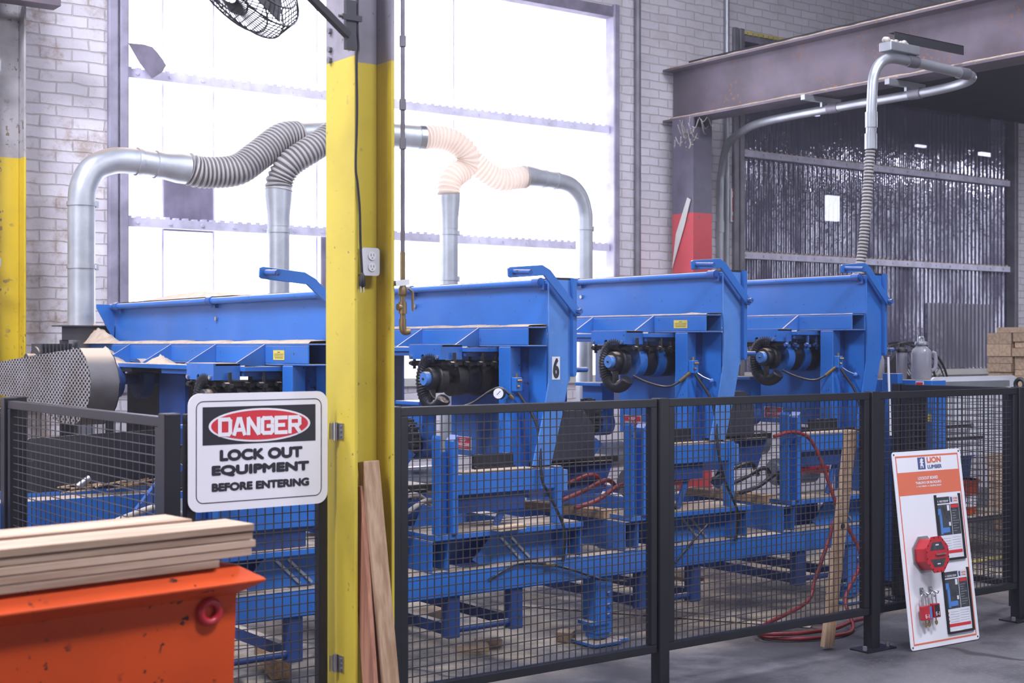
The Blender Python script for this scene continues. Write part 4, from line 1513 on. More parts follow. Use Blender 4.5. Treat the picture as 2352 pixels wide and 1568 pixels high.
# ------------------------------------------------------------------ dust ducts
def duct(label, px, y, r, ztop, hose, mat, bend=None, flange=False):
    """vertical galvanised riser; bend = list of points continuing from its top"""
    p = onY(px, 600, y)
    x = p.x
    t = T('dust_duct', label, 'duct', (x, y, 1.0), 'galvanised dust ducts with flex hoses')
    if bend is None:
        pts = [V((x, y, .75)), V((x, y, ztop))]
        ru = part('riser', MB().tube([pts[0], pts[1]], r, 24), GALV, t, smooth=50)
        part('reducer', MB().tube([(x, y, ztop), (x, y, ztop + .07), (x, y, ztop + .20), (x, y, ztop + .26)], [r * 1.03, r * 1.03, r * 1.22, r * 1.22], 24), GALV, t, smooth=50)
        joints = [(x, y, ztop - .03), (x, y, 2.02)]
    else:
        P = spl(bend, 8)
        ru = part('riser', MB().tube([(x, y, .75)] + P, r, 24), GALV, t, smooth=50)
        joints = [(x, y, 2.02), (x, y, bend[0][2])]
        e, d = V(bend[-1]), (V(bend[-1]) - V(bend[-2])).normalized()
        part('reducer', MB().tube([e, e + d * .05, e + d * .14, e + d * .20], [r * 1.05, r * 1.05, r * 1.2, r * 1.2], 24), GALV, t, smooth=50)
        for c, dd in ((e, d), (P[-7], (P[-7] - P[-8]).normalized())):
            part('clamp_ring', MB().cyl(c - dd * .013, c + dd * .013, r * 1.09, seg=24), GALV, t, smooth=40)
    for j in joints:
        j = V(j)
        cr = part('clamp_ring', MB().cyl(j - V((0, 0, .012)), j + V((0, 0, .012)), r * 1.08, seg=24).box(j.x + r, j.x + r * 1.25, j.y - .02, j.y + .0, j.z - .02, j.z + .02), GALV, t, smooth=40)
    flex('flex_hose', hose, r * 1.2, mat, t, .029, .007, 22)
    return t


y1 = 8.35
x1 = onY(187, 600, y1).x
duct('left-most galvanised duct, in front of the brick wall, bending right into a ribbed hose', 187, y1, .081, 0, [(3.62, y1, 2.665), (3.72, y1, 2.65), (3.95, y1, 2.68), (4.12, y1 + .03, 2.79), (4.32, y1 + .08, 2.93), (4.47, y1 + .12, 2.965)], HOSEG,
     [(x1, y1, 2.40), (x1 + .01, y1, 2.50), (x1 + .07, y1, 2.615), (x1 + .19, y1, 2.675), (x1 + .32, y1, 2.685), (x1 + .48, y1, 2.675)])
y2 = 8.35
x2 = onY(640, 600, y2).x
duct('galvanised duct left of the yellow column with a grey ribbed hose on top', 640, y2, .072, 2.33, [(x2, y2, 2.57), (x2 + .01, y2, 2.64), (x2 + .06, y2 - .03, 2.74), (x2 + .18, y2 - .05, 2.83), (x2 + .32, y2 - .03, 2.92), (x2 + .42, y2, 2.99), (x2 + .50, y2 + .06, 3.0)], HOSEG)
y3 = 8.35
x3 = onY(1031, 600, y3).x
duct('galvanised duct right of the yellow column with a cream ribbed hose curling over it', 1031, y3, .066, 2.38, [(5.43, 8.42, 3.03), (5.53, 8.40, 3.04), (5.66, 8.36, 3.02), (5.77, 8.33, 2.93), (5.76, y3, 2.83), (5.65, y3, 2.75), (x3, y3, 2.67), (x3, y3, 2.61)], HOSEC)
y4 = 8.4
x4 = onY(1342, 600, y4).x
duct('right-most galvanised duct in front of the window, bending left into a cream hose', 1342, y4, .066, 0, [(6.34, y4, 2.81), (6.26, y4, 2.80), (6.13, y4 + .02, 2.78), (6.0, y4 + .05, 2.84), (5.88, y4 + .1, 2.96), (5.78, y4 + .15, 3.05), (5.66, y4 + .18, 3.08)], HOSEC,
     [(x4, y4, 2.45), (x4 - .005, y4, 2.58), (x4 - .05, y4, 2.70), (x4 - .14, y4, 2.775), (x4 - .25, y4, 2.80), (x4 - .40, y4, 2.81)])
# flange plate around the first riser
t = T('pipe_stand', 'black angle iron frame around the foot of the left-most duct', 'bracket', (x1, y1, 1.6))
part('angle_frame', MB().box(x1 - .16, x1 + .28, y1 - .13, y1 - .12, 1.575, 1.655).box(x1 - .18, x1 + .30, y1 - .15, y1 - .0, 1.655, 1.662).box(x1 + .18, x1 + .28, y1 - .12, y1 + .13, 1.56, 1.655), DARKG, t)
part('stand_leg', MB().box(x1 - .16, x1 - .12, y1 - .12, y1 - .08, 0, 1.575), DARKG, t)
part('stand_leg', MB().box(x1 + .20, x1 + .24, y1 + .10, y1 + .14, 0, 1.575), DARKG, t)
# manifold behind the column
t = T('duct_manifold', 'galvanised branch duct behind the yellow column feeding the four ribbed hoses', 'duct', (4.95, 8.5, 3.0))
part('left_branch', MB().tube([(4.45, 8.47, 2.965), (4.95, 8.55, 3.04)], .088, 24), GALV, t, smooth=50)
part('right_branch', MB().tube([(4.95, 8.55, 3.04), (5.45, 8.42, 3.03)], .088, 24), GALV, t, smooth=50)
part('clamp_ring', MB().tube([(5.41, 8.43, 3.03), (5.45, 8.42, 3.03)], .095, 24), STEEL, t, smooth=40)
part('main_duct', MB().tube([(4.95, 8.40, 3.06), (4.95, 8.98, 3.06)], .17, 28), GALV, t, smooth=50)
part('rim_ring', MB().tube([(4.95, 8.40, 3.06), (4.95, 8.43, 3.06)], .18, 28), GALV, t, smooth=50)
# ================================================================== orange bin with boards
pr = ray(612, 1328) * 3.6 + V((0, 0, CZ))
ang = math.radians(6.7)
ex, ey = V((math.cos(ang), math.sin(ang), 0)), V((-math.sin(ang), math.cos(ang), 0))
org = V((pr.x, pr.y, 0))
BM = Matrix(((ex.x, ey.x, 0, org.x), (ex.y, ey.y, 0, org.y), (0, 0, 1, 0), (0, 0, 0, 1)))
zo = pr.z
t = T('scrap_bin', 'orange steel bin in the lower left corner with boards across it', 'bin', mat=BM)
L, D = 2.3, .92
# local frame: x to the left is negative, y into the bin, lip outer edge at y = 0
ins = .055


def shell(x0, x1, y0, y1, z0, ux0, ux1, uy0, uy1, z1):
    m = MB()
    a = [m.bm.verts.new(p) for p in ((x0, y0, z0), (x1, y0, z0), (x1, y1, z0), (x0, y1, z0))]
    b = [m.bm.verts.new(p) for p in ((ux0, uy0, z1), (ux1, uy0, z1), (ux1, uy1, z1), (ux0, uy1, z1))]
    for q in range(4):
        m.bm.faces.new([a[q], a[(q + 1) % 4], b[(q + 1) % 4], b[q]])
    return m


m = shell(-L + .06, -.075, .075, D - .075, .10, -L + ins, -ins, ins, D - ins, zo - .03)
m.bm.faces.new([v for v in m.bm.verts][:4])
b_ = part('body', m, BIN, t)
sol = b_.modifiers.new('thick', 'SOLIDIFY')
sol.thickness = .005
# sloping lip, mitred at the corners
LT = .036
k = MB()
prev = None
for d_, z_ in ((ins, zo - .040), (0, zo - .006), (0, zo), (.055, zo + LT), (.078, zo + LT), (.078, zo + LT - .014), (ins + .004, zo - .03)):
    row = [k.bm.verts.new(p) for p in ((-L + d_, d_, z_), (-d_, d_, z_), (-d_, D - d_, z_), (-L + d_, D - d_, z_))]
    if prev:
        for q in range(4):
            k.bm.faces.new([prev[q], prev[(q + 1) % 4], row[(q + 1) % 4], row[q]])
    prev = row
part('lip', k, BIN, t, bevel=.003)
k = MB()
k.bm.faces.new([k.bm.verts.new(p) for p in ((-L + .1, .1, zo - .12), (-.1, .1, zo - .12), (-.1, D - .1, zo - .12), (-L + .1, D - .1, zo - .12))])
part('scrap_fill', k, SAW, t)['kind'] = 'stuff'
part('black_back_edge', MB().box(-.95, -.10, D - .075, D - .03, zo + LT, zo + LT + .02), RUBBER, t)
lug = part('lifting_lug', MB().tube([(-.137 + .026 * math.cos(a), .048, zo - .075 + .026 * math.sin(a)) for a in [q * math.tau / 20 for q in range(20)]], .0105, 8, closed=True), REDP, t, smooth=60)
for x in (-.4, -1.9):
    part('skid', MB().box(x - .05, x + .05, .1, D - .1, 0, .10), BIN, t)
# boards
labels = ['bottom board of the stack on the orange bin', 'second board up in the stack on the orange bin', 'third board up in the stack on the orange bin',
          'fourth board up in the stack on the orange bin', 'top front board of the stack on the orange bin']
rng = random.Random(5)
bz = zo + LT + .002
for q in range(5):
    th = .0185
    x1, y0 = -.012 - .012 * rng.random() - (.10 if q == 0 else 0), .028 + (.006 * rng.random())
    m = MB().box(-2.25, x1, y0, y0 + .14, bz, bz + th)
    o = single('stacked_board', m, WBIN, labels[q], 'board', 'boards lying across the orange bin', bevel=.0015)
    o.matrix_basis = BM @ Matrix.Rotation(math.radians(.25 * (rng.random() - .5)), 4, 'Z')
    bz += th + .0025
for q, (x1, y0, z0, lab) in enumerate(((-.10, .20, bz - .020, 'back board lying behind and above the stack on the orange bin'),
                                       (-.05, .19, bz - .043, 'lower back board just behind the stack on the orange bin'))):
    m = MB().box(-2.25, x1, y0, y0 + .14, z0 - .0, z0 + .021)
    o = single('stacked_board', m, WBIN, lab, 'board', 'boards lying across the orange bin', bevel=.0015)
    o.matrix_basis = BM
m = MB().box(-2.2, -.20, .19, .33, zo + LT + .002, bz - .045)
o = single('stacked_board', m, WBIN, 'thick plank under the back boards on the orange bin', 'board', 'boards lying across the orange bin')
o.matrix_basis = BM

# ================================================================== lockout board
bl_ = onZ(2092, 1497, 0)
bex = V((1, -.045, 0)).normalized()
bez = V((.0, .128, .9918)).normalized()
bez = (bez - bex * bez.dot(bex)).normalized()
bey = bez.cross(bex)
LM = Matrix(((bex.x, bey.x, bez.x, bl_.x), (bex.y, bey.y, bez.y, bl_.y), (bex.z, bey.z, bez.z, .004), (0, 0, 0, 1)))
LW, LH = .535, 1.0
t = T('lockout_board', 'tall white lockout board with orange print leaning against the fence', 'sign board', mat=LM)
part('panel', MB().rrect(0, LW, 0, LH, .018, -.004, 0), WHITE, t)


def flat(x0, x1, z0, z1, y, mb=None):
    mb = mb or MB()
    mb.bm.faces.new([mb.bm.verts.new(p) for p in ((x0, y, z0), (x1, y, z0), (x1, y, z1), (x0, y, z1))])
    return mb


k = MB()
ring_face(k, [(.022, .022), (LW - .022, .022), (LW - .022, LH - .022), (.022, LH - .022)], [(.029, .031), (LW - .029, .031), (LW - .029, LH - .031), (.029, LH - .031)], -.0046)
part('orange_border', k, ORNG, t)
part('orange_band', flat(.026, LW - .026, .775, .893, -.0047), ORNG, t)
k = MB()
for x, z in ((.014, .014), (LW - .014, .014), (.014, LH - .014), (LW - .014, LH - .014)):
    k.cyl((x, -.0041, z), (x, -.0048, z), .005, seg=10)
part('screw_holes', k, INK, t)
lg = part('logo_square', flat(.190, .248, .903, .965, -.0047), NAVY, t)
lion = [(.30, .10), (.42, .12), (.40, .22), (.50, .32), (.62, .26), (.60, .12), (.72, .12), (.74, .30), (.66, .42), (.60, .52), (.74, .50), (.80, .60), (.68, .62), (.62, .66),
        (.74, .74), (.78, .88), (.66, .82), (.62, .92), (.50, .92), (.40, .84), (.28, .80), (.38, .74), (.30, .64), (.24, .52), (.36, .58), (.40, .50), (.30, .38), (.34, .24)]
k = MB()
k.bm.faces.new([k.bm.verts.new((.190 + .058 * a, -.0053, .903 + .062 * b)) for a, b in lion])
part('lion_emblem', k, WHITE, lg)
part('lettering', MB().text('LION', .262, .934, .112, .031, -.0048, .07), ORNG, t, label='orange lettering')
part('lettering', MB().text('LUMBER', .264, .904, .112, .020, -.0048, .05), NAVY, t, label='navy lettering')
k = MB()
k.text('LOCKOUT BOARD', .180, .850, .155, .016, -.0052, .04)
k.text('TABLERO DE BLOQUEO', .158, .826, .200, .015, -.0052, .04)
k.text('4 - WAY RESAW - 4 - CARDINAL RESAW', .162, .812, .194, .0085, -.0052, .04)
part('lettering', k, WHITE, t, label='white lettering')


def doc(x0, x1, z0, z1, title):
    h = part('document_holder', MB().box(x0 - .010, x0, -.014, -.004, z0 - .010, z1).box(x1, x1 + .010, -.014, -.004, z0 - .010, z1).box(x0, x1, -.014, -.004, z0 - .012, z0), RUBBER, t)
    w_, hh = x1 - x0, z1 - z0

    def R(u0, u1, v0, v1, y, mb=None):
        return flat(x0 + u0 * w_, x0 + u1 * w_, z1 - v1 * hh, z1 - v0 * hh, y, mb)
    part('sheet', R(0, 1, .03, 1, -.006), PAPER, h)
    part('title_bar', R(.02, .60, .04, .14, -.0064), GREYP, h)
    part('title', MB().text(title, x0 + .06 * w_, z1 - .125 * hh, .48 * w_, .035 * hh, -.0068, .02), PAPER, h)
    part('small_logo', R(.64, .72, .05, .13, -.0064), NAVY, h)
    part('small_lettering', MB().text('LION', x0 + .75 * w_, z1 - .09 * hh, .2 * w_, .035 * hh, -.0066, .03).text('LUMBER', x0 + .75 * w_, z1 - .125 * hh, .2 * w_, .022 * hh, -.0066, .02), ORNG, h)
    part('text_panel', R(.62, .98, .16, .64, -.0064), GREYP, h)
    k = MB()
    for q in range(9):
        R(.66, .78 + .16 * rng.random(), .26 + q * .04, .268 + q * .04, -.0068, k)
    part('text_lines', k, CONDUIT, h)
    part('red_heading', R(.64, .96, .17, .22, -.0067), SRED, h)
    ph = part('photo_picture', R(.02, .60, .16, .64, -.0064), GREYP, h)
    part('blue_shapes', R(.10, .20, .30, .62, -.0067, R(.18, .50, .52, .60, -.0067, R(.04, .18, .22, .32, -.0067))), BLUEL, ph)
    part('white_tags', R(.46, .56, .17, .26, -.0067, R(.48, .56, .44, .50, -.0067)), PAPER, ph)
    k = MB()
    for q in range(3):
        R(.05, .08, .69 + q * .065, .71 + q * .065, -.0066, k)
    part('bullet_marks', k, SRED, h)
    k = MB()
    for q in range(5):
        R(.14, .5, .69 + q * .04, .694 + q * .04, -.0066, k)
        R(.55, .92, .68 + q * .04, .684 + q * .04, -.0066, k)
    part('fine_print', k, CONDUIT, h)
    part('red_strip', R(.04, .96, .88, .93, -.0066), SRED, h)


doc(.298, .478, .435, .765, '4 - WAY RESAW')
doc(.298, .484, .062, .378, '4 - CARDINAL RESAW')
# red octagonal lock box
cx, cz, r = .165, .470, .098


def octa(rr, x=cx, z=cz):
    return [(x + rr * .93 * math.cos(math.radians(22.5 + 45 * q)), z + rr * math.sin(math.radians(22.5 + 45 * q))) for q in range(8)]


part('lock_box_plate', MB().prism(octa(r * 1.02), 'Y', -.010, -.0045), CONDUIT, t, label='grey octagonal back plate')
bx = part('lock_box', MB().prism(octa(r * .86), 'Y', -.088, -.010), REDP, t, bevel=.003, label='red octagonal group lock box')
part('front_plate', MB().prism(octa(r), 'Y', -.095, -.088), REDP, bx)
k = MB()
for z0, z1, f in ((cz + .022, cz + .062, .6), (cz - .062, cz - .022, .6)):
    up_ = z0 > cz
    a, b = (.058, .034) if up_ else (.034, .058)
    k.prism([(cx - a, z0), (cx + a, z0), (cx + b, z1), (cx - b, z1)], 'Y', -.0962, -.0952)
part('slot_windows', k, GREYP, bx)
k = MB()
for q in range(16):
    a = math.radians(11.25 + q * 22.5)
    k.cyl((cx + r * .84 * math.cos(a), -.095, cz + r * .88 * math.sin(a)), (cx + r * .84 * math.cos(a), -.0956, cz + r * .88 * math.sin(a)), .0045, seg=8)
part('lock_holes', k, INK, bx)
part('lid_bar', MB().cyl((cx - .02, -.101, cz), (cx + .055, -.101, cz), .004), STEEL, bx, smooth=40)
part('pictograms', flat(cx - .012, cx + .012, cz + .045, cz + .052, -.0966, flat(cx - .012, cx + .012, cz - .050, cz - .044, -.0966)), PAPER, bx)
# hooks with padlocks
for hx in (.118, .185):
    h = part('coat_hook', MB().rrect(hx - .014, hx + .014, .270, .305, .004, -.008, -.0045)
             .tube(spl([(hx, -.008, .294), (hx + .004, -.030, .283), (hx + .010, -.042, .272), (hx + .016, -.046, .284)], 4), .004, 8)
             .tube(spl([(hx, -.008, .278), (hx - .002, -.024, .262), (hx - .004, -.030, .256), (hx - .004, -.040, .264)], 4), .004, 8), STEEL, t, smooth=60)


def padlock(x, z, y, w_, label, txt=None, tag=None):
    p = T('padlock', label, 'padlock', mat=LM @ Matrix.Translation((x, y, z)) @ Matrix.Scale(1.35, 4))
    p['group'] = 'red padlocks on the lockout board'
    body = part('lock_body', MB().rrect(-w_ / 2, w_ / 2, -.082, -.030, .004, -.010, .010), REDP, p, bevel=.001)
    part('shackle', MB().tube(spl([(-w_ * .32, 0, -.03), (-w_ * .32, 0, .0), (-w_ * .2, 0, .012), (w_ * .2, 0, .012), (w_ * .32, 0, .0), (w_ * .32, 0, -.03)], 4), .0028, 8), STEEL, p, smooth=60)
    part('key', MB().cyl((0, 0, -.094), (0, 0, -.082), .002).prism([(-.007, -.094), (-.008, -.104), (0, -.110), (.008, -.104), (.007, -.094)], 'Y', -.001, .001), BRASS, p)
    if tag:
        part('label_sticker', flat(-w_ * .42, w_ * .42, -.078, -.034, -.0104), tag, p)
    if txt:
        part('lettering', MB().text(txt, -w_ * .3, -.074, w_ * .6, .014, -.0108, .03), WHITE, p)


padlock(.092, .256, -.036, .034, 'red padlock farthest left on the lockout board hooks', 'E-1')
padlock(.125, .256, -.030, .022, 'red padlock with a blue sticker between the other two', None, BLUEL)
padlock(.172, .262, -.036, .034, 'red padlock farthest right with a black sticker', 'E-1', INK)

# ================================================================== right background
t = T('power_cabinet', 'tall blue steel cabinet with water bottles on top at the right', 'cabinet', (7.4, 5.8, 0))
part('body', MB().box(7.22, 7.36, 5.38, 6.15, .05, 1.325), BLUE, t, bevel=.004)
part('front_post', MB().box(7.17, 7.22, 5.60, 5.72, .05, 1.365), BLUE, t, bevel=.004)
part('dark_panel', MB().box(7.205, 7.219, 5.42, 5.60, .45, 1.25), RUBBER, t)
lb = part('danger_label', MB().box(7.2165, 7.2195, 5.44, 5.50, 1.268, 1.318), PAPER, t)
part('label_oval', MB().box(7.2145, 7.2165, 5.445, 5.495, 1.284, 1.312), SRED, lb)
part('yellow_label', MB().box(7.2165, 7.2195, 5.385, 5.415, 1.07, 1.12), YELP, t)
for z in (.2,):
    part('base', MB().box(7.24, 7.34, 5.40, 6.12, 0, .05), DARKG, t)


def jug(x, y, r, h, label):
    t = T('water_jug', label, 'water jug', (x, y, 1.327))
    z = 1.327
    part('body', MB().lathe((x, y, z), ((r * .9, .0), (r, .012), (r, h * .62), (r * .94, h * .72), (r * .55, h * .80), (r * .5, h * .84)), 24), JUG, t, smooth=50)
    part('handle', MB().tube(spl([(x + r * .7, y - r * .7, z + h * .68), (x + r * .95, y - r * .95, z + h * .6), (x + r * .95, y - r * .95, z + h * .3), (x + r * .7, y - r * .7, z + h * .22)], 5), .012, 10), JUG, t, smooth=60)
    lid = part('lid', MB().lathe((x, y, z), ((r * .62, h * .84), (r * .66, h * .86), (r * .6, h * .92), (r * .3, h * .95)), 20), CONDUIT, t, smooth=50)
    part('carry_loop', MB().tube(spl([(x - r * .3, y, z + h * .93), (x - r * .25, y, z + h * 1.02), (x + r * .25, y, z + h * 1.02), (x + r * .3, y, z + h * .93)], 4), .008, 8), CONDUIT, lid, smooth=60)


jp = onX(2116, 868, 7.29)
jug(jp.x, jp.y, .064, .258, 'big clear water jug with a handle on the blue cabinet')
jp = onX(2071, 868, 7.29)
jx, jy = jp.x, jp.y
t = T('water_bottle', 'tall clear bottle with a black lid left of the big jug', 'bottle', (jx, jy, 1.327))
part('body', MB().lathe((jx, jy, 1.327), ((.030, 0), (.034, .01), (.036, .15), (.034, .17)), 20), JUG, t, smooth=50)
part('lid', MB().lathe((jx, jy, 1.327), ((.037, .17), (.037, .19), (.03, .20), (.018, .205), (.018, .225)), 20).box(jx - .07, jx - .02, jy - .01, jy + .01, 1.507, 1.517), RUBBER, t, smooth=50)
jp = onX(2021, 868, 7.29)
jx, jy = jp.x, jp.y
t = T('water_bottle', 'slim clear drink bottle partly hidden by the saw head handle', 'bottle', (jx, jy, 1.327))
part('body', MB().lathe((jx, jy, 1.327), ((.026, 0), (.029, .01), (.029, .12), (.02, .15), (.012, .165)), 18), JUG, t, smooth=50)
part('cap', MB().cyl((jx, jy, 1.492), (jx, jy, 1.507), .014), WHITE, t, smooth=50)

fcn = onY(2088, 888, 7.5)
t = T('floor_fan', 'large black caged floor fan behind the water bottles', 'fan', (fcn.x, 7.5, 0))
fr = .375


def fring(r, dy, n=48):
    return [(fcn.x + r * math.cos(a * math.tau / n) * .93, 7.5 + dy + r * math.cos(a * math.tau / n) * -.36, fcn.z + r * math.sin(a * math.tau / n)) for a in range(n)]


k = MB()
for r, dy in ((fr, 0), (fr, .12), (fr * .8, -.05), (fr * .55, -.07), (fr * .3, -.08)):
    k.tube(fring(r, dy), .010 if r == fr else .006, 5, closed=True)
for q in range(0, 48, 1):
    a, b, c_ = fring(fr, 0)[q], fring(fr * .55, -.07)[q], fring(fr * .1, -.08)[q]
    k.tube([a, b, c_], .0035, 4)
part('cage', k, RUBBER, t)
part('motor', MB().cyl((fcn.x, 7.44, fcn.z), (fcn.x, 7.66, fcn.z), .09), RUBBER, t, smooth=40)
k = MB()
for q in range(3):
    a = q * math.tau / 3 + .4
    d, e_ = V((math.cos(a), 0, math.sin(a))), V((-math.sin(a), 0, math.cos(a)))
    c0 = V((fcn.x, 7.5, fcn.z))
    k.quad_box([c0 + d * .06 - e_ * .05 + V((0, -.01, 0)), c0 + d * .32 - e_ * .13 + V((0, -.02, 0)), c0 + d * .32 + e_ * .1 + V((0, .05, 0)), c0 + d * .06 + e_ * .05 + V((0, .03, 0)),
                c0 + d * .06 - e_ * .05 + V((0, -.006, 0)), c0 + d * .32 - e_ * .13 + V((0, -.016, 0)), c0 + d * .32 + e_ * .1 + V((0, .054, 0)), c0 + d * .06 + e_ * .05 + V((0, .034, 0))])
part('blades', k, DARKG, t)
part('stand', MB().cyl((fcn.x, 7.6, .03), (fcn.x, 7.6, fcn.z - .02), .03).cyl((fcn.x, 7.6, 0), (fcn.x, 7.6, .03), .28), RUBBER, t, smooth=40)

t = T('white_panel_board', 'white round-cornered board with a grey rail behind the fence corner', 'board', (8.2, 5.9, 0))
a, b = onY(2138, 866, 5.9), onY(2338, 1030, 5.9)
part('panel', MB().rrect(a.x, b.x, b.z - .02, a.z, .06, 5.90, 5.92), WHITEB, t)
part('rail', MB().box(a.x + .1, b.x - .16, 5.86, 5.90, a.z - .075, a.z - .032), CONDUIT, t)
k = MB()
for q in range(7):
    z = b.z + .02 + q * .048
    k.box(a.x + .02, b.x - .02, 5.893, 5.899, z, z + .022)
part('siding_ribs', k, WHITEB, t)
for x in (a.x + .1, b.x - .1):
    part('leg', MB().box(x - .02, x + .02, 5.91, 5.95, 0, a.z - .1), DARKG, t)
for n_, (p0, p1, r, lab) in enumerate((((2084, 985), (2236, 977), .011, 'long dark wrench hanging level on the mesh before the white board'),
                                       ((2148, 1010), (2262, 1003), .008, 'shorter open-ended wrench hanging just below the long one'))):
    w0, w1_ = onX(p0[0], p0[1], 6.985), onX(p1[0], p1[1], 6.985)
    if n_ == 0 or True:
        w0, w1_ = onY(p0[0], p0[1], 5.85), onY(p1[0], p1[1], 5.85)
    d = (w1_ - w0).normalized()
    tt = T('wrench', lab, 'wrench', w0)
    part('shaft', MB().bar(w0 + d * .03, w1_ - d * .03, r * 2.2, .008, (0, 1, 0)), GREASE_SHADE, tt)
    part('jaw', MB().cyl(w0 + d * .02 - V((0, .006, 0)), w0 + d * .02 + V((0, .006, 0)), r * 1.9).bar(w0 - d * .02 + V((0, 0, .008)), w0 + d * .02 + V((0, 0, .012)), .012, .008), PIPE, tt, smooth=40)
    part('ring_end', MB().cyl(w1_ - d * .02 - V((0, .006, 0)), w1_ - d * .02 + V((0, .006, 0)), r * 1.7), PIPE, tt, smooth=40)
    part('hanger_wire', MB().tube([w0 + d * .1 + V((0, 0, .005)), w0 + d * .1 + V((0, .045, .03))], .002, 5).tube([w1_ - d * .1 + V((0, 0, .005)), w1_ - d * .1 + V((0, .045, .03))], .002, 5), PIPE, tt)

# lumber stack, board ends toward the saw line
lx0 = 10.1
rng = random.Random(11)
for y0, lab in ((0, 'near'), (1, 'far')):
    x0 = lx0 + .15 + 1.3 * y0
    single('stack_bunk', MB().box(x0, x0 + .1, 6.02, 7.02, 0, .118), WY, 'timber bunk under the %s end of the tall lumber stack' % lab, 'timber', loc=(x0, 6.5, 0))
ordinal = ['lowest', 'second', 'third', 'fourth', 'fifth', 'sixth', 'seventh', 'eighth', 'ninth', 'tenth', 'eleventh', 'twelfth', 'thirteenth', 'fourteenth', 'fifteenth']
hs = [[.14, .14, .14, .14, .09, .09, .14, .06, .11, .15, .07, .06, .10], [.14, .14, .09, .14, .14, .14, .09, .08, .06, .15, .05, .11, .07, .05], [.14, .09, .14, .14, .14, .14, .09, .14, .14, .09, .14], [.14, .14, .09, .14, .14, .14, .09, .14, .14, .09, .14]]
for cidx in range(4):
    z = .12
    nm = ['leftmost', 'second from left', 'third from left', 'rightmost'][cidx]
    for q, hh in enumerate(hs[cidx]):
        jx, jy = rng.random() * .05, rng.random() * .010
        m = MB().box(0, 1.9, 0, .228, 0, hh - .002)
        o = single('lumber', m, WX, '%s timber from the floor in the %s column of the lumber stack' % (ordinal[q], nm), 'timber', 'sawn timbers in the lumber stack', bevel=.003)
        o.location = (lx0 + jx, 7.0 - (cidx + 1) * .243 + jy, z)
        z += hh
    m = MB().box(0, 1.9, 0, .228, 0, 1.642 - z)
    o = single('lumber', m, WX, 'topmost timber in the %s column of the lumber stack' % nm, 'timber', 'sawn timbers in the lumber stack', bevel=.003)
    o.location = (lx0 + .02, 7.0 - (cidx + 1) * .243 + .005, z)
o = single('lumber', MB().box(0, 1.6, 0, .50, 0, .045), WX, 'loose wide plank on top of the lumber stack', 'plank', bevel=.003)
o.location = (lx0 + .02, 6.40, 1.643)

bp = onY(2208, 1140, 6.3)
t = T('bucket', 'orange bucket half hidden behind the lockout board', 'bucket', (bp.x, 6.3, .3))
part('body', MB().lathe((bp.x, 6.3, .30), ((.10, 0), (.125, .24), (.131, .24), (.131, .255), (.12, .255), (.095, .01)), 24), BIN, t, smooth=40)
part('label', MB().tube([(bp.x, 6.3, .36), (bp.x, 6.3, .44)], [.1095, .1195], 24, cap=False), PAPER, t, smooth=40)
part('bail', MB().tube([(bp.x - .13, 6.3, .53), (bp.x - .09, 6.2, .46), (bp.x + .05, 6.17, .44), (bp.x + .13, 6.3, .53)], .003, 6), STEEL, t)
t = T('work_bench', 'low dark bench carrying the orange bucket and blue tote', 'bench', (bp.x, 6.35, 0))
part('top', MB().box(bp.x - .35, bp.x + .45, 6.1, 6.8, .26, .30), DARKG, t)
for sx in (-.32, .38):
    for y in (6.13, 6.73):
        part('leg', MB().box(bp.x + sx, bp.x + sx + .04, y, y + .04, 0, .26), DARKG, t)
t = T('tote', 'blue plastic tote on the bench behind the orange bucket', 'tote', (bp.x, 6.6, .3))
m = shell(bp.x - .2, bp.x + .3, 6.46, 6.76, .302, bp.x - .23, bp.x + .33, 6.44, 6.79, .72)
part('body', m, BLUED, t)
part('rim', MB().box(bp.x - .24, bp.x + .34, 6.42, 6.44, .70, .725), BLUE, t)
t = T('plywood_sheet', 'brown plywood sheet standing behind the orange bucket', 'plywood', (bp.x + .5, 6.9, 0))
part('panel', MB().box(bp.x + .20, bp.x + .9, 6.86, 6.875, .002, 1.0), wood('plywood', 'Z', (.40, .27, .16), (.30, .19, .10)), t)

# hand wheel knob on the corner post
t = T('pipe_roll', 'dark round tube end sticking up beyond the right fence corner', 'pipe', (7.35, 4.9, 0))
pc = onX(2343, 882, 7.3)
part('tube', MB().tube([(7.3, pc.y + .05, 0), (7.3, pc.y + .05, pc.z - .03)], .022, 12), RUBBER, t, smooth=50)
part('ring_end', MB().tube([pc + V((0, .03 * math.cos(a), .03 * math.sin(a))) for a in [q * math.tau / 16 for q in range(16)]], .013, 8, closed=True), RUBBER, t, smooth=50)

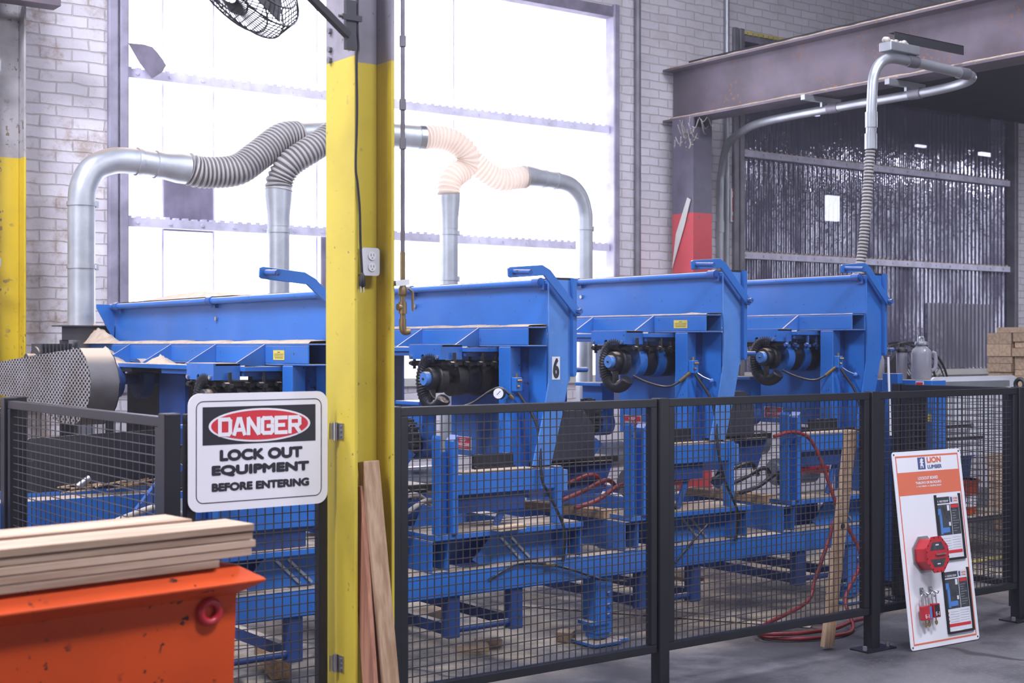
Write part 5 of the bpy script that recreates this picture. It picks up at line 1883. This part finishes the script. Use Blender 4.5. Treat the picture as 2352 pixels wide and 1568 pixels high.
# white cord hanging from the last saw head's handle
h0 = V((XM[3] + .185, YN - .03, ZM[3] - .22))
t = T('white_rod', 'slim white rod hanging on a ring from the far saw head', 'rod', h0)
part('rod', MB().tube([h0 + V((-.01, 0, -.04)), h0 + V((.0, -.01, -.52))], .0075, 8), WHITE, t, smooth=60)
part('ring', MB().tube([h0 + V((.022 * math.cos(a), 0, .022 * math.sin(a) - .012)) for a in [q * math.tau / 14 for q in range(14)]], .003, 6, closed=True), STEEL, t, smooth=60)
part('chain_link', MB().tube([h0 + V((0, 0, .01)), h0 + V((-.03, 0, .06)), h0 + V((-.025, 0, .13))], .003, 6), STEEL, t)

# red air hose
hp = [onY(1778, 1002, 5.42), onY(1822, 992, 5.42), onY(1862, 1010, 5.40), onY(1892, 1075, 5.36), onY(1918, 1150, 5.32), onY(1950, 1215, 5.28), onY(1978, 1285, 5.2)]
hp += [V((6.02, 5.05, .16)), V((5.96, 4.95, .02)), V((5.75, 4.88, .016)), V((5.50, 4.95, .016)), V((5.42, 5.10, .016)), V((5.55, 5.22, .016)), V((5.80, 5.22, .016)), V((6.0, 5.12, .018))]
t = T('red_hose', 'red air hose drooping over the machine and coiled on the floor', 'hose', hp[9])
part('hose', MB().tube(spl(hp, 7), .011, 8), REDH, t, smooth=60)
h2 = [onY(1915, 1195, 5.3), onY(1900, 1250, 5.3), onY(1872, 1330, 5.3), onY(1850, 1385, 5.25), V((5.40, 5.12, .05)), V((5.46, 4.98, .042)), V((5.75, 4.92, .042)), V((6.0, 4.99, .042)), V((6.3, 5.1, .02)), V((6.7, 5.3, .014))]
part('hose_loop', MB().tube(spl(h2, 7), .011, 8), REDH, t, smooth=60)
# yellow floor line
struct('trim_1', MB().box(7.6, 9.6, 6.0, 6.06, .0, .002), YELP)
# steel floor plate strip inside the fence
struct('trim_2', MB().bar((4.95, 6.6, .003), (5.85, 5.15, .003), .06, .006), DARKG)

# thin dust haze added for the washed-out glow near the window
hz = bpy.data.materials.new('dusty_glow_haze')
hz.use_nodes = True
ht = hz.node_tree
for nd in list(ht.nodes):
    if nd.type == 'BSDF_PRINCIPLED':
        ht.nodes.remove(nd)
vsx = ht.nodes.new('ShaderNodeVolumeScatter')
vsx.inputs['Color'].default_value = (.86, .86, 1, 1)
vsx.inputs['Density'].default_value = .0042
vsx.inputs['Anisotropy'].default_value = .75
ht.links.new(vsx.outputs[0], ht.nodes['Material Output'].inputs['Volume'])
air = single('haze', MB().box(-12, 24, -12, 20, -.6, 9), hz, 'thin dusty haze added for the glow near the window', 'haze')
air['kind'] = 'stuff'
